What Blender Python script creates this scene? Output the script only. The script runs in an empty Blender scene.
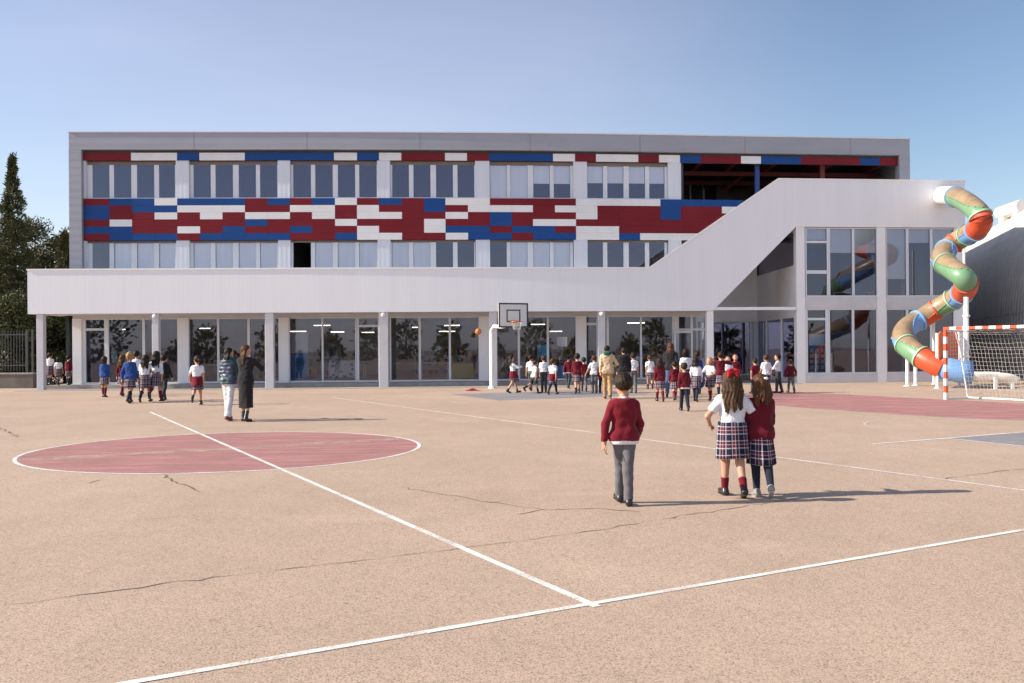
import bpy, bmesh, math, random
import numpy as np
from mathutils import Vector, Matrix
R = math.radians
random.seed(7)
SC = bpy.context.scene
COL = SC.collection

# ------------------------------------------------------------------ camera model
F, ROLL, HY, HC = 950.0, 0.0071, 348.5, 1.553      # focal length in px, roll, horizon row, eye height
YF, K1, K2, X0 = 38.8, 0.030, 0.0716, -1.27         # ground plan of the facade: a shallow bend at X0

def ray(px, py):
    u, v = px - 512.0, py - HY
    return (u - ROLL * v) / F, (v + ROLL * u) / F
def gnd(px, py):
    a, b = ray(px, py); t = HC / b
    return Vector((a * t, t, 0.0))
def at(px, py, Y):
    a, b = ray(px, py)
    return Vector((a * Y, Y, HC - b * Y))
def fac(px, py, d):
    a, b = ray(px, py); t = YF + d
    for _ in range(25): t = warpY(t * a, d)
    return t * a, HC - b * t
def fX(px, py, d): return fac(px, py, d)[0]
def fZ(d, *pts): return sum(fac(x, y, d)[1] for x, y in pts) / len(pts)
BW = 8.0
def warpY(X, d):
    q = X - X0
    e = 0.0 if q < -BW else (q if q > BW else (q + BW) ** 2 / (4 * BW))
    return YF + K1 * X + K2 * e + d

# ------------------------------------------------------------------ materials
def nt(name):
    m = bpy.data.materials.new(name); m.use_nodes = True
    t = m.node_tree
    return m, t, t.nodes, t.links, t.nodes['Principled BSDF']
def tex_noise(N, L, scale, detail=4, rough=.6, coord='Object', stretch=None):
    tc = N.new('ShaderNodeTexCoord'); n = N.new('ShaderNodeTexNoise')
    n.inputs['Scale'].default_value = scale; n.inputs['Detail'].default_value = detail; n.inputs['Roughness'].default_value = rough
    src = tc.outputs[coord]
    if stretch:
        mp = N.new('ShaderNodeMapping'); mp.inputs['Scale'].default_value = stretch
        L.new(src, mp.inputs['Vector']); src = mp.outputs[0]
    L.new(src, n.inputs['Vector'])
    return n
def ramp(N, L, fac_out, stops, interp='LINEAR'):
    r = N.new('ShaderNodeValToRGB'); r.color_ramp.interpolation = interp
    e = r.color_ramp.elements
    while len(e) < len(stops): e.new(0.5)
    for i, (p, c) in enumerate(stops):
        e[i].position = p; e[i].color = (*c, 1) if len(c) == 3 else c
    L.new(fac_out, r.inputs['Fac'])
    return r
def M(name, col, rough=.6, var=.08, scale=3.0, bump=0.0, bscale=40.0, metal=0.0, spec=.4, stretch=None, bstretch=None):
    m, t, N, L, b = nt(name)
    b.inputs['Roughness'].default_value = rough; b.inputs['Metallic'].default_value = metal
    b.inputs['Specular IOR Level'].default_value = spec
    n = tex_noise(N, L, scale, 5, .6, 'Object', stretch)
    lo = tuple(max(0, c * (1 - var)) for c in col); hi = tuple(min(1, c * (1 + var)) for c in col)
    r = ramp(N, L, n.outputs['Fac'], [(.3, lo), (.7, hi)])
    L.new(r.outputs['Color'], b.inputs['Base Color'])
    if bump:
        n2 = tex_noise(N, L, bscale, 3, .6, 'Object', bstretch)
        bp = N.new('ShaderNodeBump'); bp.inputs['Strength'].default_value = bump; bp.inputs['Distance'].default_value = .02
        L.new(n2.outputs['Fac'], bp.inputs['Height']); L.new(bp.outputs[0], b.inputs['Normal'])
    return m

def mat_cladding(name, col, pitch, vert=True, depth=.35, streak=.05, rough=.5, metal=0.0):
    """sheet cladding: fine ribs (bump) plus faint rain streaks"""
    m, t, N, L, b = nt(name)
    b.inputs['Roughness'].default_value = rough; b.inputs['Metallic'].default_value = metal
    tc = N.new('ShaderNodeTexCoord')
    w = N.new('ShaderNodeTexWave'); w.wave_type = 'BANDS'; w.bands_direction = 'X' if vert else 'Z'
    w.inputs['Scale'].default_value = math.pi * 2 / (20 * pitch) ; w.inputs['Distortion'].default_value = 0
    L.new(tc.outputs['Object'], w.inputs['Vector'])
    rr = ramp(N, L, w.outputs['Fac'], [(.35, (0, 0, 0)), (.65, (1, 1, 1))])
    bp = N.new('ShaderNodeBump'); bp.inputs['Strength'].default_value = depth; bp.inputs['Distance'].default_value = .03
    L.new(rr.outputs['Color'], bp.inputs['Height']); L.new(bp.outputs[0], b.inputs['Normal'])
    n = tex_noise(N, L, 1.0, 5, .65, 'Object', (2.2, 1, .12) if vert else (.5, 1, 1.2))
    lo = tuple(c * (1 - streak) for c in col); hi = tuple(min(1, c * (1 + streak)) for c in col)
    r = ramp(N, L, n.outputs['Fac'], [(.3, lo), (.7, hi)])
    mx = N.new('ShaderNodeMix'); mx.data_type = 'RGBA'; mx.blend_type = 'MULTIPLY'; mx.inputs['Factor'].default_value = .012
    L.new(r.outputs['Color'], mx.inputs[6]); L.new(rr.outputs['Color'], mx.inputs[7])
    L.new(mx.outputs[2], b.inputs['Base Color'])
    return m

def mat_glass(name, tint=(.62, .68, .70), base=.14, ior=1.5):
    m, t, N, L, b = nt(name); N.remove(b)
    out = N['Material Output']
    tr = N.new('ShaderNodeBsdfTransparent'); tr.inputs['Color'].default_value = (*tint, 1)
    gl = N.new('ShaderNodeBsdfGlossy'); gl.inputs['Roughness'].default_value = .012; gl.inputs['Color'].default_value = (.74, .765, 1, 1)
    fr = N.new('ShaderNodeFresnel'); fr.inputs['IOR'].default_value = ior
    ad = N.new('ShaderNodeMath'); ad.operation = 'ADD'; ad.use_clamp = True; ad.inputs[1].default_value = base
    n = tex_noise(N, L, .35, 2, .5); bp = N.new('ShaderNodeBump'); bp.inputs['Strength'].default_value = .05; bp.inputs['Distance'].default_value = .05
    L.new(n.outputs['Fac'], bp.inputs['Height']); L.new(bp.outputs[0], gl.inputs['Normal'])
    L.new(fr.outputs[0], ad.inputs[0])
    mx = N.new('ShaderNodeMixShader'); L.new(ad.outputs[0], mx.inputs[0]); L.new(tr.outputs[0], mx.inputs[1]); L.new(gl.outputs[0], mx.inputs[2])
    L.new(mx.outputs[0], out.inputs['Surface'])
    return m

def mat_emit(name, col, s):
    m, t, N, L, b = nt(name)
    b.inputs['Emission Color'].default_value = (*col, 1); b.inputs['Emission Strength'].default_value = s
    b.inputs['Base Color'].default_value = (.8, .8, .8, 1)
    return m

# ------------------------------------------------------------------ object helpers
def tag(o, label=None, cat=None, group=None, kind=None):
    if label: o['label'] = label
    if cat: o['category'] = cat
    if group: o['group'] = group
    if kind: o['kind'] = kind
    return o
def empty(name, loc=(0, 0, 0), label=None, cat=None, group=None, rz=0):
    o = bpy.data.objects.new(name, None); COL.objects.link(o); o.location = loc; o.rotation_euler = (0, 0, rz)
    o.empty_display_size = .2
    return tag(o, label, cat, group)

class MB:
    """collects shapes, build() links them as ONE mesh object"""
    def __init__(s): s.v = []; s.f = []; s.m = []; s.uv = {}
    def add(s, vs, fs, mi=0):
        o = len(s.v); s.v += [tuple(p) for p in vs]
        for f in fs: s.f.append(tuple(i + o for i in f)); s.m.append(mi)
        return o
    def box(s, x0, x1, y0, y1, z0, z1, mi=0):
        if x0 > x1: x0, x1 = x1, x0
        if y0 > y1: y0, y1 = y1, y0
        if z0 > z1: z0, z1 = z1, z0
        s.add([(x0, y0, z0), (x1, y0, z0), (x1, y1, z0), (x0, y1, z0), (x0, y0, z1), (x1, y0, z1), (x1, y1, z1), (x0, y1, z1)],
              [(0, 3, 2, 1), (4, 5, 6, 7), (0, 1, 5, 4), (1, 2, 6, 5), (2, 3, 7, 6), (3, 0, 4, 7)], mi)
    def obox(s, c, ax, ay, az, hx, hy, hz, mi=0):
        c = Vector(c); ax, ay, az = Vector(ax) * hx, Vector(ay) * hy, Vector(az) * hz
        P = [c + ax * i + ay * j + az * k for k in (-1, 1) for j in (-1, 1) for i in (-1, 1)]
        s.add(P, [(0, 2, 3, 1), (4, 5, 7, 6), (0, 1, 5, 4), (1, 3, 7, 5), (3, 2, 6, 7), (2, 0, 4, 6)], mi)
    def prism(s, poly, d0, d1, mi=0):
        """polygon in (x,z), counter-clockwise, extruded along y from d0 to d1"""
        n = len(poly)
        vs = [(x, d0, z) for x, z in poly] + [(x, d1, z) for x, z in poly]
        fs = [tuple(range(n)), tuple(range(2 * n - 1, n - 1, -1))] + [(i + n, (i + 1) % n + n, (i + 1) % n, i) for i in range(n)]
        s.add(vs, fs, mi)
    def tube(s, pts, r, n=8, mi=0, cap=True, rfun=None):
        pts = [Vector(p) for p in pts]; k = len(pts)
        T = [(pts[min(i + 1, k - 1)] - pts[max(i - 1, 0)]).normalized() for i in range(k)]
        ref = Vector((0, 0, 1)) if abs(T[0].z) < .9 else Vector((1, 0, 0))
        u = T[0].cross(ref).normalized(); vs = []
        for i in range(k):
            u = (u - T[i] * u.dot(T[i])).normalized(); w = T[i].cross(u)
            rr = rfun(i / (k - 1)) if rfun else r
            for j in range(n):
                a = 2 * math.pi * j / n
                vs.append(pts[i] + u * (math.cos(a) * rr) + w * (math.sin(a) * rr))
        fs = [(i * n + j, i * n + (j + 1) % n, (i + 1) * n + (j + 1) % n, (i + 1) * n + j) for i in range(k - 1) for j in range(n)]
        if cap: fs += [tuple(range(n - 1, -1, -1)), tuple(range((k - 1) * n, k * n))]
        s.add(vs, fs, mi)
    def sphere(s, c, r, n=10, mi=0, sc=(1, 1, 1)):
        c = Vector(c); vs = [c + Vector((0, 0, -r * sc[2]))]
        for i in range(1, n):
            t = -math.pi / 2 + math.pi * i / n
            for j in range(n * 2):
                a = math.pi * j / n
                vs.append(c + Vector((math.cos(t) * math.cos(a) * r * sc[0], math.cos(t) * math.sin(a) * r * sc[1], math.sin(t) * r * sc[2])))
        vs.append(c + Vector((0, 0, r * sc[2]))); m = n * 2; fs = []
        for j in range(m):
            fs.append((0, 1 + (j + 1) % m, 1 + j))
            for i in range(n - 2):
                fs.append((1 + i * m + j, 1 + i * m + (j + 1) % m, 1 + (i + 1) * m + (j + 1) % m, 1 + (i + 1) * m + j))
            fs.append((1 + (n - 2) * m + j, 1 + (n - 2) * m + (j + 1) % m, len(vs) - 1))
        s.add(vs, fs, mi)
    def build(s, name, mats, parent=None, warp=False, smooth=False, loc=None, bevel=0):
        me = bpy.data.meshes.new(name)
        me.from_pydata(s.v, [], s.f)
        if not isinstance(mats, (list, tuple)): mats = [mats]
        for m in mats: me.materials.append(m)
        me.polygons.foreach_set('material_index', s.m)
        if warp or bevel:
            bm = bmesh.new(); bm.from_mesh(me)
            if bevel:
                bmesh.ops.bevel(bm, geom=bm.edges[:], offset=bevel, segments=1, affect='EDGES')
            if warp:
                xs = [v.co.x for v in bm.verts]
                for k in range(-8, 9):
                  if min(xs) < X0 + k < max(xs):
                    bmesh.ops.bisect_plane(bm, geom=bm.verts[:] + bm.edges[:] + bm.faces[:], plane_co=(X0 + k, 0, 0), plane_no=(1, 0, 0))
                for v in bm.verts: v.co.y = warpY(v.co.x, v.co.y)
            bm.to_mesh(me); bm.free()
        o = bpy.data.objects.new(name, me); COL.objects.link(o)
        if parent is not None:
            o.parent = parent
            w = Vector(parent.location); p = parent.parent
            while p: w += Vector(p.location); p = p.parent
            if loc is None: me.transform(Matrix.Translation(-w))
        if loc is not None:
            me.transform(Matrix.Translation(-Vector(loc))); o.location = loc
        if smooth: me.polygons.foreach_set('use_smooth', [True] * len(me.polygons))
        me.update()
        return o

def fcube(mb, x0, x1, d0, d1, z0, z1, mi=0): mb.box(x0, x1, d0, d1, z0, z1, mi)
# ================================================================== world, sun, camera
SUN_EL, SUN_AZ = R(29), (-.9943, -.1065)
W = bpy.data.worlds.new('World'); SC.world = W; W.use_nodes = True
N, L = W.node_tree.nodes, W.node_tree.links
bg = N['Background']; sky = N.new('ShaderNodeTexSky'); sky.sky_type = 'NISHITA'; sky.sun_disc = False
sky.sun_elevation = SUN_EL; sky.sun_rotation = math.atan2(SUN_AZ[0], SUN_AZ[1]); sky.altitude = 300
sky.air_density = 1.0; sky.dust_density = .6; sky.ozone_density = 1.0
# thin bright veil of haze low in the north
tc = N.new('ShaderNodeTexCoord'); dt = N.new('ShaderNodeVectorMath'); dt.operation = 'DOT_PRODUCT'; dt.inputs[1].default_value = Vector((-.20, .965, .17)).normalized()
L.new(tc.outputs['Generated'], dt.inputs[0])
mr = N.new('ShaderNodeMapRange'); mr.interpolation_type = 'SMOOTHSTEP'; mr.inputs['From Min'].default_value = .83; mr.inputs['From Max'].default_value = 1.02
L.new(dt.outputs['Value'], mr.inputs['Value'])
mp = N.new('ShaderNodeMapping'); mp.inputs['Scale'].default_value = (1.5, 1.5, 6)
cn = N.new('ShaderNodeTexNoise'); cn.inputs['Scale'].default_value = 2.2; cn.inputs['Detail'].default_value = 5
L.new(tc.outputs['Generated'], mp.inputs['Vector']); L.new(mp.outputs[0], cn.inputs['Vector'])
cr = ramp(N, L, cn.outputs['Fac'], [(.25, (.85, .85, .85)), (.8, (1.2, 1.2, 1.2))])
ml = N.new('ShaderNodeMath'); ml.operation = 'MULTIPLY'; L.new(mr.outputs[0], ml.inputs[0]); L.new(cr.outputs['Color'], ml.inputs[1])
mx = N.new('ShaderNodeMix'); mx.data_type = 'RGBA'; mx.blend_type = 'ADD'; mx.clamp_factor = False; mx.inputs[7].default_value = (1.40, 1.15, 1.25, 1)
L.new(ml.outputs[0], mx.inputs['Factor']); tn = N.new('ShaderNodeMix'); tn.data_type = 'RGBA'; tn.blend_type = 'MULTIPLY'; tn.inputs['Factor'].default_value = 1; tn.inputs[7].default_value = (.92, .91, .945, 1); L.new(sky.outputs[0], tn.inputs[6]); L.new(tn.outputs[2], mx.inputs[6]); # extra sky brightness added behind the camera, sun side, to light the facade
d2 = N.new('ShaderNodeVectorMath'); d2.operation = 'DOT_PRODUCT'; d2.inputs[1].default_value = Vector((-.35, -.92, .16)).normalized(); L.new(tc.outputs['Generated'], d2.inputs[0])
m2 = N.new('ShaderNodeMapRange'); m2.interpolation_type = 'SMOOTHSTEP'; m2.inputs['From Min'].default_value = -.05; m2.inputs['From Max'].default_value = .9; L.new(d2.outputs['Value'], m2.inputs['Value'])
x2 = N.new('ShaderNodeMix'); x2.data_type = 'RGBA'; x2.blend_type = 'ADD'; x2.clamp_factor = False; x2.inputs[7].default_value = (2.5, 2.45, 3.0, 1)
L.new(m2.outputs[0], x2.inputs['Factor']); L.new(mx.outputs[2], x2.inputs[6]); L.new(x2.outputs[2], bg.inputs['Color'])
bg.inputs['Strength'].default_value = .079
sd = bpy.data.lights.new('sun', 'SUN'); sd.energy = 4.2; sd.angle = R(.5); sd.color = (1, .90, .76)
so = bpy.data.objects.new('sun', sd); COL.objects.link(so)
tosun = Vector((SUN_AZ[0] * math.cos(SUN_EL), SUN_AZ[1] * math.cos(SUN_EL), math.sin(SUN_EL)))
so.rotation_euler = tosun.to_track_quat('Z', 'Y').to_euler(); so.location = tosun * 60
cd = bpy.data.cameras.new('camera'); cam = bpy.data.objects.new('camera', cd); COL.objects.link(cam)
cd.sensor_width = 36; cd.lens = 36 * F / 1024; cd.shift_y = (HY - 341.5) / 1024; cd.clip_end = 3000; cd.clip_start = .05
cam.matrix_world = Matrix.Translation((0, 0, HC)) @ Matrix.Rotation(R(90), 4, 'X') @ Matrix.Rotation(-ROLL, 4, 'Z')
SC.camera = cam
SC.view_settings.view_transform = 'Standard'; SC.view_settings.look = 'None'; SC.view_settings.exposure = 1.0; SC.view_settings.gamma = 1
SC.view_settings.use_curve_mapping = False
SC.cycles.max_bounces = 8; SC.cycles.transparent_max_bounces = 16

# ================================================================== ground
def mat_ground():
    m, t, N, L, b = nt('court_asphalt')
    b.inputs['Roughness'].default_value = .85; b.inputs['Specular IOR Level'].default_value = .25
    big = tex_noise(N, L, .22, 6, .62)
    r1 = ramp(N, L, big.outputs['Fac'], [(.3, (.515, .385, .292)), (.5, (.56, .42, .322)), (.72, (.615, .468, .362))])
    mid = tex_noise(N, L, 1.7, 6, .7, 'Object', (1, .5, 1))
    r2 = ramp(N, L, mid.outputs['Fac'], [(.3, (.90, .90, .90)), (.62, (1, 1, 1)), (.78, (1.0, 1.0, 1.0))])
    fine = tex_noise(N, L, 110, 4, .85)
    r3 = ramp(N, L, fine.outputs['Fac'], [(.36, (.30, .28, .26)), (.45, (.74, .73, .72)), (.56, (1, 1, 1)), (.70, (1.0, 1.0, 1.0))])
    sp = N.new('ShaderNodeTexVoronoi'); sp.inputs['Scale'].default_value = 7; tc = N.new('ShaderNodeTexCoord'); L.new(tc.outputs['Object'], sp.inputs['Vector'])
    r4 = ramp(N, L, sp.outputs['Distance'], [(.045, (.33, .30, .28)), (.075, (1, 1, 1))])
    sel = N.new('ShaderNodeSeparateColor'); L.new(sp.outputs['Color'], sel.inputs[0])
    gt = N.new('ShaderNodeMath'); gt.operation = 'GREATER_THAN'; gt.inputs[1].default_value = .86; L.new(sel.outputs[0], gt.inputs[0])
    ag = N.new('ShaderNodeTexVoronoi'); ag.inputs['Scale'].default_value = 150; L.new(tc.outputs['Object'], ag.inputs['Vector'])
    sa = N.new('ShaderNodeSeparateColor'); L.new(ag.outputs['Color'], sa.inputs[0])
    r5 = ramp(N, L, sa.outputs[0], [(0, (.30, .28, .27)), (.18, (.70, .68, .66)), (.5, (1, 1, 1)), (1, (1.0, 1.0, 1.0))])
    a2 = N.new('ShaderNodeTexVoronoi'); a2.inputs['Scale'].default_value = 24; L.new(tc.outputs['Object'], a2.inputs['Vector'])
    sb = N.new('ShaderNodeSeparateColor'); L.new(a2.outputs['Color'], sb.inputs[0])
    r6 = ramp(N, L, sb.outputs[1], [(0, (.84, .83, .83)), (.4, (1, 1, 1)), (1, (1, 1, 1))])
    cur = r1.outputs['Color']
    for src, fac in ((r2, .9), (r3, .7), (r5, .95), (r6, .3), (r4, None)):
        mx = N.new('ShaderNodeMix'); mx.data_type = 'RGBA'; mx.blend_type = 'MULTIPLY'
        if fac is None: L.new(gt.outputs[0], mx.inputs['Factor'])
        else: mx.inputs['Factor'].default_value = fac
        L.new(cur, mx.inputs[6]); L.new(src.outputs['Color'], mx.inputs[7]); cur = mx.outputs[2]
    # dusty pale scuffs
    du = tex_noise(N, L, .55, 4, .55, 'Object', (.6, 1.4, 1)); rd = ramp(N, L, du.outputs['Fac'], [(.62, (0, 0, 0)), (.76, (.30, .30, .30))])
    mx = N.new('ShaderNodeMix'); mx.data_type = 'RGBA'; mx.inputs[7].default_value = (.60, .47, .365, 1)
    L.new(rd.outputs['Color'], mx.inputs['Factor']); L.new(cur, mx.inputs[6]); L.new(mx.outputs[2], b.inputs['Base Color'])
    bn = tex_noise(N, L, 150, 2, .7); bp = N.new('ShaderNodeBump'); bp.inputs['Strength'].default_value = .45; bp.inputs['Distance'].default_value = .005
    L.new(bn.outputs['Fac'], bp.inputs['Height']); L.new(bp.outputs[0], b.inputs['Normal'])
    return m
def mat_paint(name, col, wear_lo, wear_hi, scale=3.0, amount=1.0, var=.1, streak=False):
    """road paint worn through to the asphalt in patches"""
    m, t, N, L, b = nt(name)
    out = N['Material Output']; b.inputs['Roughness'].default_value = .75; b.inputs['Specular IOR Level'].default_value = .25
    n0 = tex_noise(N, L, 1.3, 5, .65)
    r0 = ramp(N, L, n0.outputs['Fac'], [(.3, tuple(c * (1 - var) for c in col)), (.7, tuple(min(1, c * (1 + var)) for c in col))])
    L.new(r0.outputs['Color'], b.inputs['Base Color'])
    a = tex_noise(N, L, scale, 4, .7); f = tex_noise(N, L, 70, 2, .7)
    if streak:
        mp = N.new('ShaderNodeMapping'); mp.inputs['Rotation'].default_value = (0, 0, -R(29.5)); mp.inputs['Scale'].default_value = (.45, 2.2, 1); tc = N.new('ShaderNodeTexCoord')
        L.new(tc.outputs['Object'], mp.inputs['Vector']); L.new(mp.outputs[0], a.inputs['Vector'])
    ad = N.new('ShaderNodeMix'); ad.data_type = 'FLOAT'; ad.inputs[0].default_value = .42
    L.new(a.outputs['Fac'], ad.inputs[2]); L.new(f.outputs['Fac'], ad.inputs[3])
    rr = ramp(N, L, ad.outputs[0], [(wear_lo, (1, 1, 1)), (wear_hi, (1 - amount,) * 3)])
    tr = N.new('ShaderNodeBsdfTransparent'); mx = N.new('ShaderNodeMixShader')
    L.new(rr.outputs['Color'], mx.inputs[0]); L.new(tr.outputs[0], mx.inputs[1]); L.new(b.outputs[0], mx.inputs[2]); L.new(mx.outputs[0], out.inputs['Surface'])
    return m
M_GROUND = mat_ground()
M_LINE = mat_paint('white_line_paint', (.76, .73, .68), .48, .66, 2.4, .80)
M_LINE_OLD = mat_paint('faded_line_paint', (.74, .68, .62), .38, .58, 2.0, .9)
M_PINK = mat_paint('red_court_paint', (.43, .205, .20), .42, .62, 1.6, .66, .12, True)
M_GREY = mat_paint('grey_blue_court_paint', (.27, .262, .275), .44, .64, 1.4, .6, .12, True)
M_CRACK = M('crack_dirt', (.15, .11, .085), .95, .2, 8)

mb = MB(); S_ = 700
mb.add([(-S_, -S_, 0), (S_, -S_, 0), (S_, S_, 0), (-S_, S_, 0)], [(0, 1, 2, 3)])
tag(mb.build('ground', M_GROUND), kind='structure')

LZ = [.0035]
def flat(name, pts, z, mat, fs=None):
    mb = MB(); mb.add([(p[0], p[1], z) for p in pts], fs or [tuple(range(len(pts)))])
    return tag(mb.build(name, mat), kind='structure')
def strip(pts, w, mat, name='court_line', z=None):
    if z is None: LZ[0] += .00016; z = LZ[0]
    P = [Vector((p[0], p[1], 0)) for p in pts]; vs = []
    for i, p in enumerate(P):
        t = (P[min(i + 1, len(P) - 1)] - P[max(i - 1, 0)]).normalized(); n = Vector((-t.y, t.x, 0))
        ww = w(i) if callable(w) else w
        vs += [p - n * ww / 2, p + n * ww / 2]
    return flat(name, vs, z, mat, [(2 * i, 2 * i + 2, 2 * i + 3, 2 * i + 1) for i in range(len(P) - 1)])
def dense(a, b, step=1.0):
    a, b = Vector(a), Vector(b); n = max(1, int((b - a).length / step))
    return [a.lerp(b, i / n) for i in range(n + 1)]

CC = Vector((-4.489, 15.014, 0)); DH = Vector((.4647, -.8855, 0)); DS = Vector((.8700, .4931, 0))
circ = lambda c, r, a0, a1, n: [c + Vector((math.cos(a0 + (a1 - a0) * i / n) * r, math.sin(a0 + (a1 - a0) * i / n) * r, 0)) for i in range(n + 1)]
flat('centre_circle_paint', circ(CC, 3.0, 0, 2 * math.pi, 96)[:-1], .002, M_PINK)
strip(circ(CC, 3.0, 0, 2 * math.pi, 96), .055, M_LINE)
strip(dense(CC + DS * -2.95, CC + DS * 2.9, .5), lambda i: .42 + .10 * math.sin(i * 1.7), mat_paint('worn_streak', (.52, .37, .30), .36, .60, 3.0, .9), 'court_line', .0031)
hA, hB = gnd(150, 412), gnd(597, 607)
strip(dense(hA, hB), .06, M_LINE)
sA, sB = gnd(130, 683), gnd(1024, 530); sd_ = (sB - sA).normalized()
strip(dense(sA - sd_ * 8, sA.lerp(sB, .5)) + dense(sA.lerp(sB, .5), sB + sd_ * 9)[1:], .055, M_LINE)
strip(dense(hA - DS * 22, hA + DS * 10), .05, M_LINE_OLD)
bA, bB = gnd(332, 397.5), gnd(1024, 490.5); bd = (bB - bA).normalized()
strip(dense(bA, bB + bd * 3), .05, M_LINE)
strip(dense(gnd(506, 420.5), gnd(800, 405)), .05, M_LINE_OLD)
strip([gnd(402, 394.8), gnd(457, 402)], .05, M_LINE_OLD)
strip([gnd(457, 402.3), gnd(530, 400.5), gnd(640, 396.5)], .05, M_LINE_OLD)
flat('basketball_key_paint', [gnd(450, 394.2), gnd(500, 400.6), gnd(660, 394.6), gnd(600, 389.9)], .002, M_GREY)
strip([gnd(873, 444.2), gnd(945, 438.6), gnd(1024, 432), gnd(1100, 426)], .06, M_LINE)
strip([gnd(873, 444.6), gnd(930, 449.5), gnd(985, 454.5)], .05, M_LINE_OLD)
strip([gnd(948, 438.8), gnd(1026, 446.7), gnd(1130, 457)], .06, M_LINE)
flat('basketball_key_paint', [gnd(948, 438.8), gnd(1026, 446.5), gnd(1130, 436), gnd(1045, 431)], .002, M_GREY)
# goal area: 6 m around each post
GP = gnd(945.8, 399.6); GD = DH; GB = DS
G2 = GP + GD * 3
aD = math.atan2(GD.y, GD.x)
area = circ(GP, 6, aD + math.pi, aD + 1.5 * math.pi, 20)
area = [GP - GD * 6 * math.cos(i / 20 * math.pi / 2) - GB * 6 * math.sin(i / 20 * math.pi / 2) for i in range(21)]
area2 = [G2 + GD * 6 * math.sin(i / 20 * math.pi / 2) - GB * 6 * math.cos(i / 20 * math.pi / 2) for i in range(21)]
flat('goal_area_paint', (area + area2)[::-1], .002, M_PINK)
strip(area + area2, .05, M_LINE_OLD)
nine = [GP - GD * 9 * math.cos(R(a)) - GB * 9 * math.sin(R(a)) for a in range(0, 91, 2)]
for i in range(8, 44, 3): strip(nine[i:i + 2], .05, M_LINE_OLD)
strip([gnd(880, 428.5), gnd(868, 427), gnd(864, 424.5), gnd(868, 422), gnd(882, 420)], .05, M_LINE_OLD)
# cracks
def crack(pix, w=.02, seed=0, amp=.03):
    rnd = random.Random(seed); P = [gnd(*p) for p in pix]; out = []
    for a, b in zip(P[:-1], P[1:]):
        n = max(2, int((b - a).length / .12))
        for i in range(n):
            q = a.lerp(b, i / n); out.append(q + Vector((rnd.uniform(-amp, amp), rnd.uniform(-amp, amp), 0)))
    out.append(P[-1]); ws = [max(.002, w * .7 * rnd.uniform(.1, 1.2)) for _ in out]
    strip(out, lambda i: ws[i], M_CRACK, 'crack', .0028)
crack([(0, 606.5), (60, 598), (140, 587), (235, 575), (330, 564), (440, 551), (520, 541), (600, 530), (680, 516), (735, 508), (800, 498)], .021, 1)
crack([(405, 488), (440, 494), (490, 502), (545, 510), (600, 509), (640, 512)], .022, 2)
crack([(490, 503), (515, 499)], .02, 3); crack([(520, 514), (548, 509)], .02, 4)
crack([(162, 474), (172, 481), (188, 486), (200, 492)], .04, 5)
crack([(85, 484), (100, 480)], .03, 6); crack([(140, 519), (175, 517), (210, 516)], .022, 7)
crack([(0, 428), (8, 431), (18, 437)], .06, 8, .06)
crack([(945, 479), (985, 473), (1024, 469)], .03, 9)
# ================================================================== school building
M_WHITE = mat_cladding('white_ribbed_cladding', (.78, .78, .79), .17, True, .02, .03)
M_WHITEP = M('white_painted_metal', (.78, .78, .78), .45, .03, 1.5)
M_CAP = M('white_coping', (.82, .81, .79), .45, .03, 2)
M_GREY_CL = mat_cladding('grey_metal_cladding', (.30, .305, .34), .32, False, .12, .06, .45, .0)
M_PIL = mat_cladding('pale_grey_cladding', (.62, .645, .70), .20, True, .1, .04)
M_COLM = M('column_concrete', (.56, .55, .56), .6, .06, 2, .05, 30)
M_RED = M('dark_red_panel', (.165, .010, .016), .5, .07, 1.2, spec=.18)
M_BLUE = M('blue_panel', (.010, .058, .215), .5, .08, 1.2, spec=.18)
M_PWHITE = M('white_panel', (.70, .69, .68), .5, .05, 1.2)
M_FRAME = M('window_frame_aluminium', (.64, .66, .69), .4, .04, 2)
M_TAUPE = M('taupe_head_shade', (.21, .17, .15), .7, .1, 2)  # brownish window head; its dark tone also stands for shade under the cladding
M_GLASS3 = mat_glass('recess_glass', (.90, .92, .94), .22)
M_GLASS = mat_glass('window_glass', (.985, .99, .985), .025)
M_GLASS2 = mat_glass('shopfront_glass', (.86, .87, .88), .02)
M_BLIND = M('roller_blind', (.90, .93, .91), .8, .05, 1.2, 0, 40, 0, .2, (6, 1, .4))
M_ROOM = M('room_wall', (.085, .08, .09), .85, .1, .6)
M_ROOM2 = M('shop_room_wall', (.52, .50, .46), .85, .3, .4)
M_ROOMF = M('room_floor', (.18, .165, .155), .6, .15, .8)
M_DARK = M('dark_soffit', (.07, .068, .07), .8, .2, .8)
M_CONC = M('step_concrete', (.33, .30, .275), .85, .14, 2.2, .2, 30)
M_SOFF = M('soffit_board', (.74, .73, .72), .7, .05, 1)
M_STEELB = M('dark_blue_steel', (.020, .055, .20), .5, .1, 2)
M_STEELR = M('dark_red_steel', (.12, .018, .018), .5, .1, 2)
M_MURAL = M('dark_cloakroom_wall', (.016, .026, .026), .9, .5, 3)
M_LAMP = mat_emit('lamp_tube', (1, .92, .78), 4.0)
M_PAPER = M('paper_sheet', (.72, .72, .70), .8, .04, 3)

school = empty('school_building', (0, 41, 0), 'long three storey school with red, white and blue cladding strips and a white ramp wall', 'school building')
def part(mb, name, mats, parent=school, **k): return mb.build(name, mats, parent, warp=True, **k)

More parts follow.
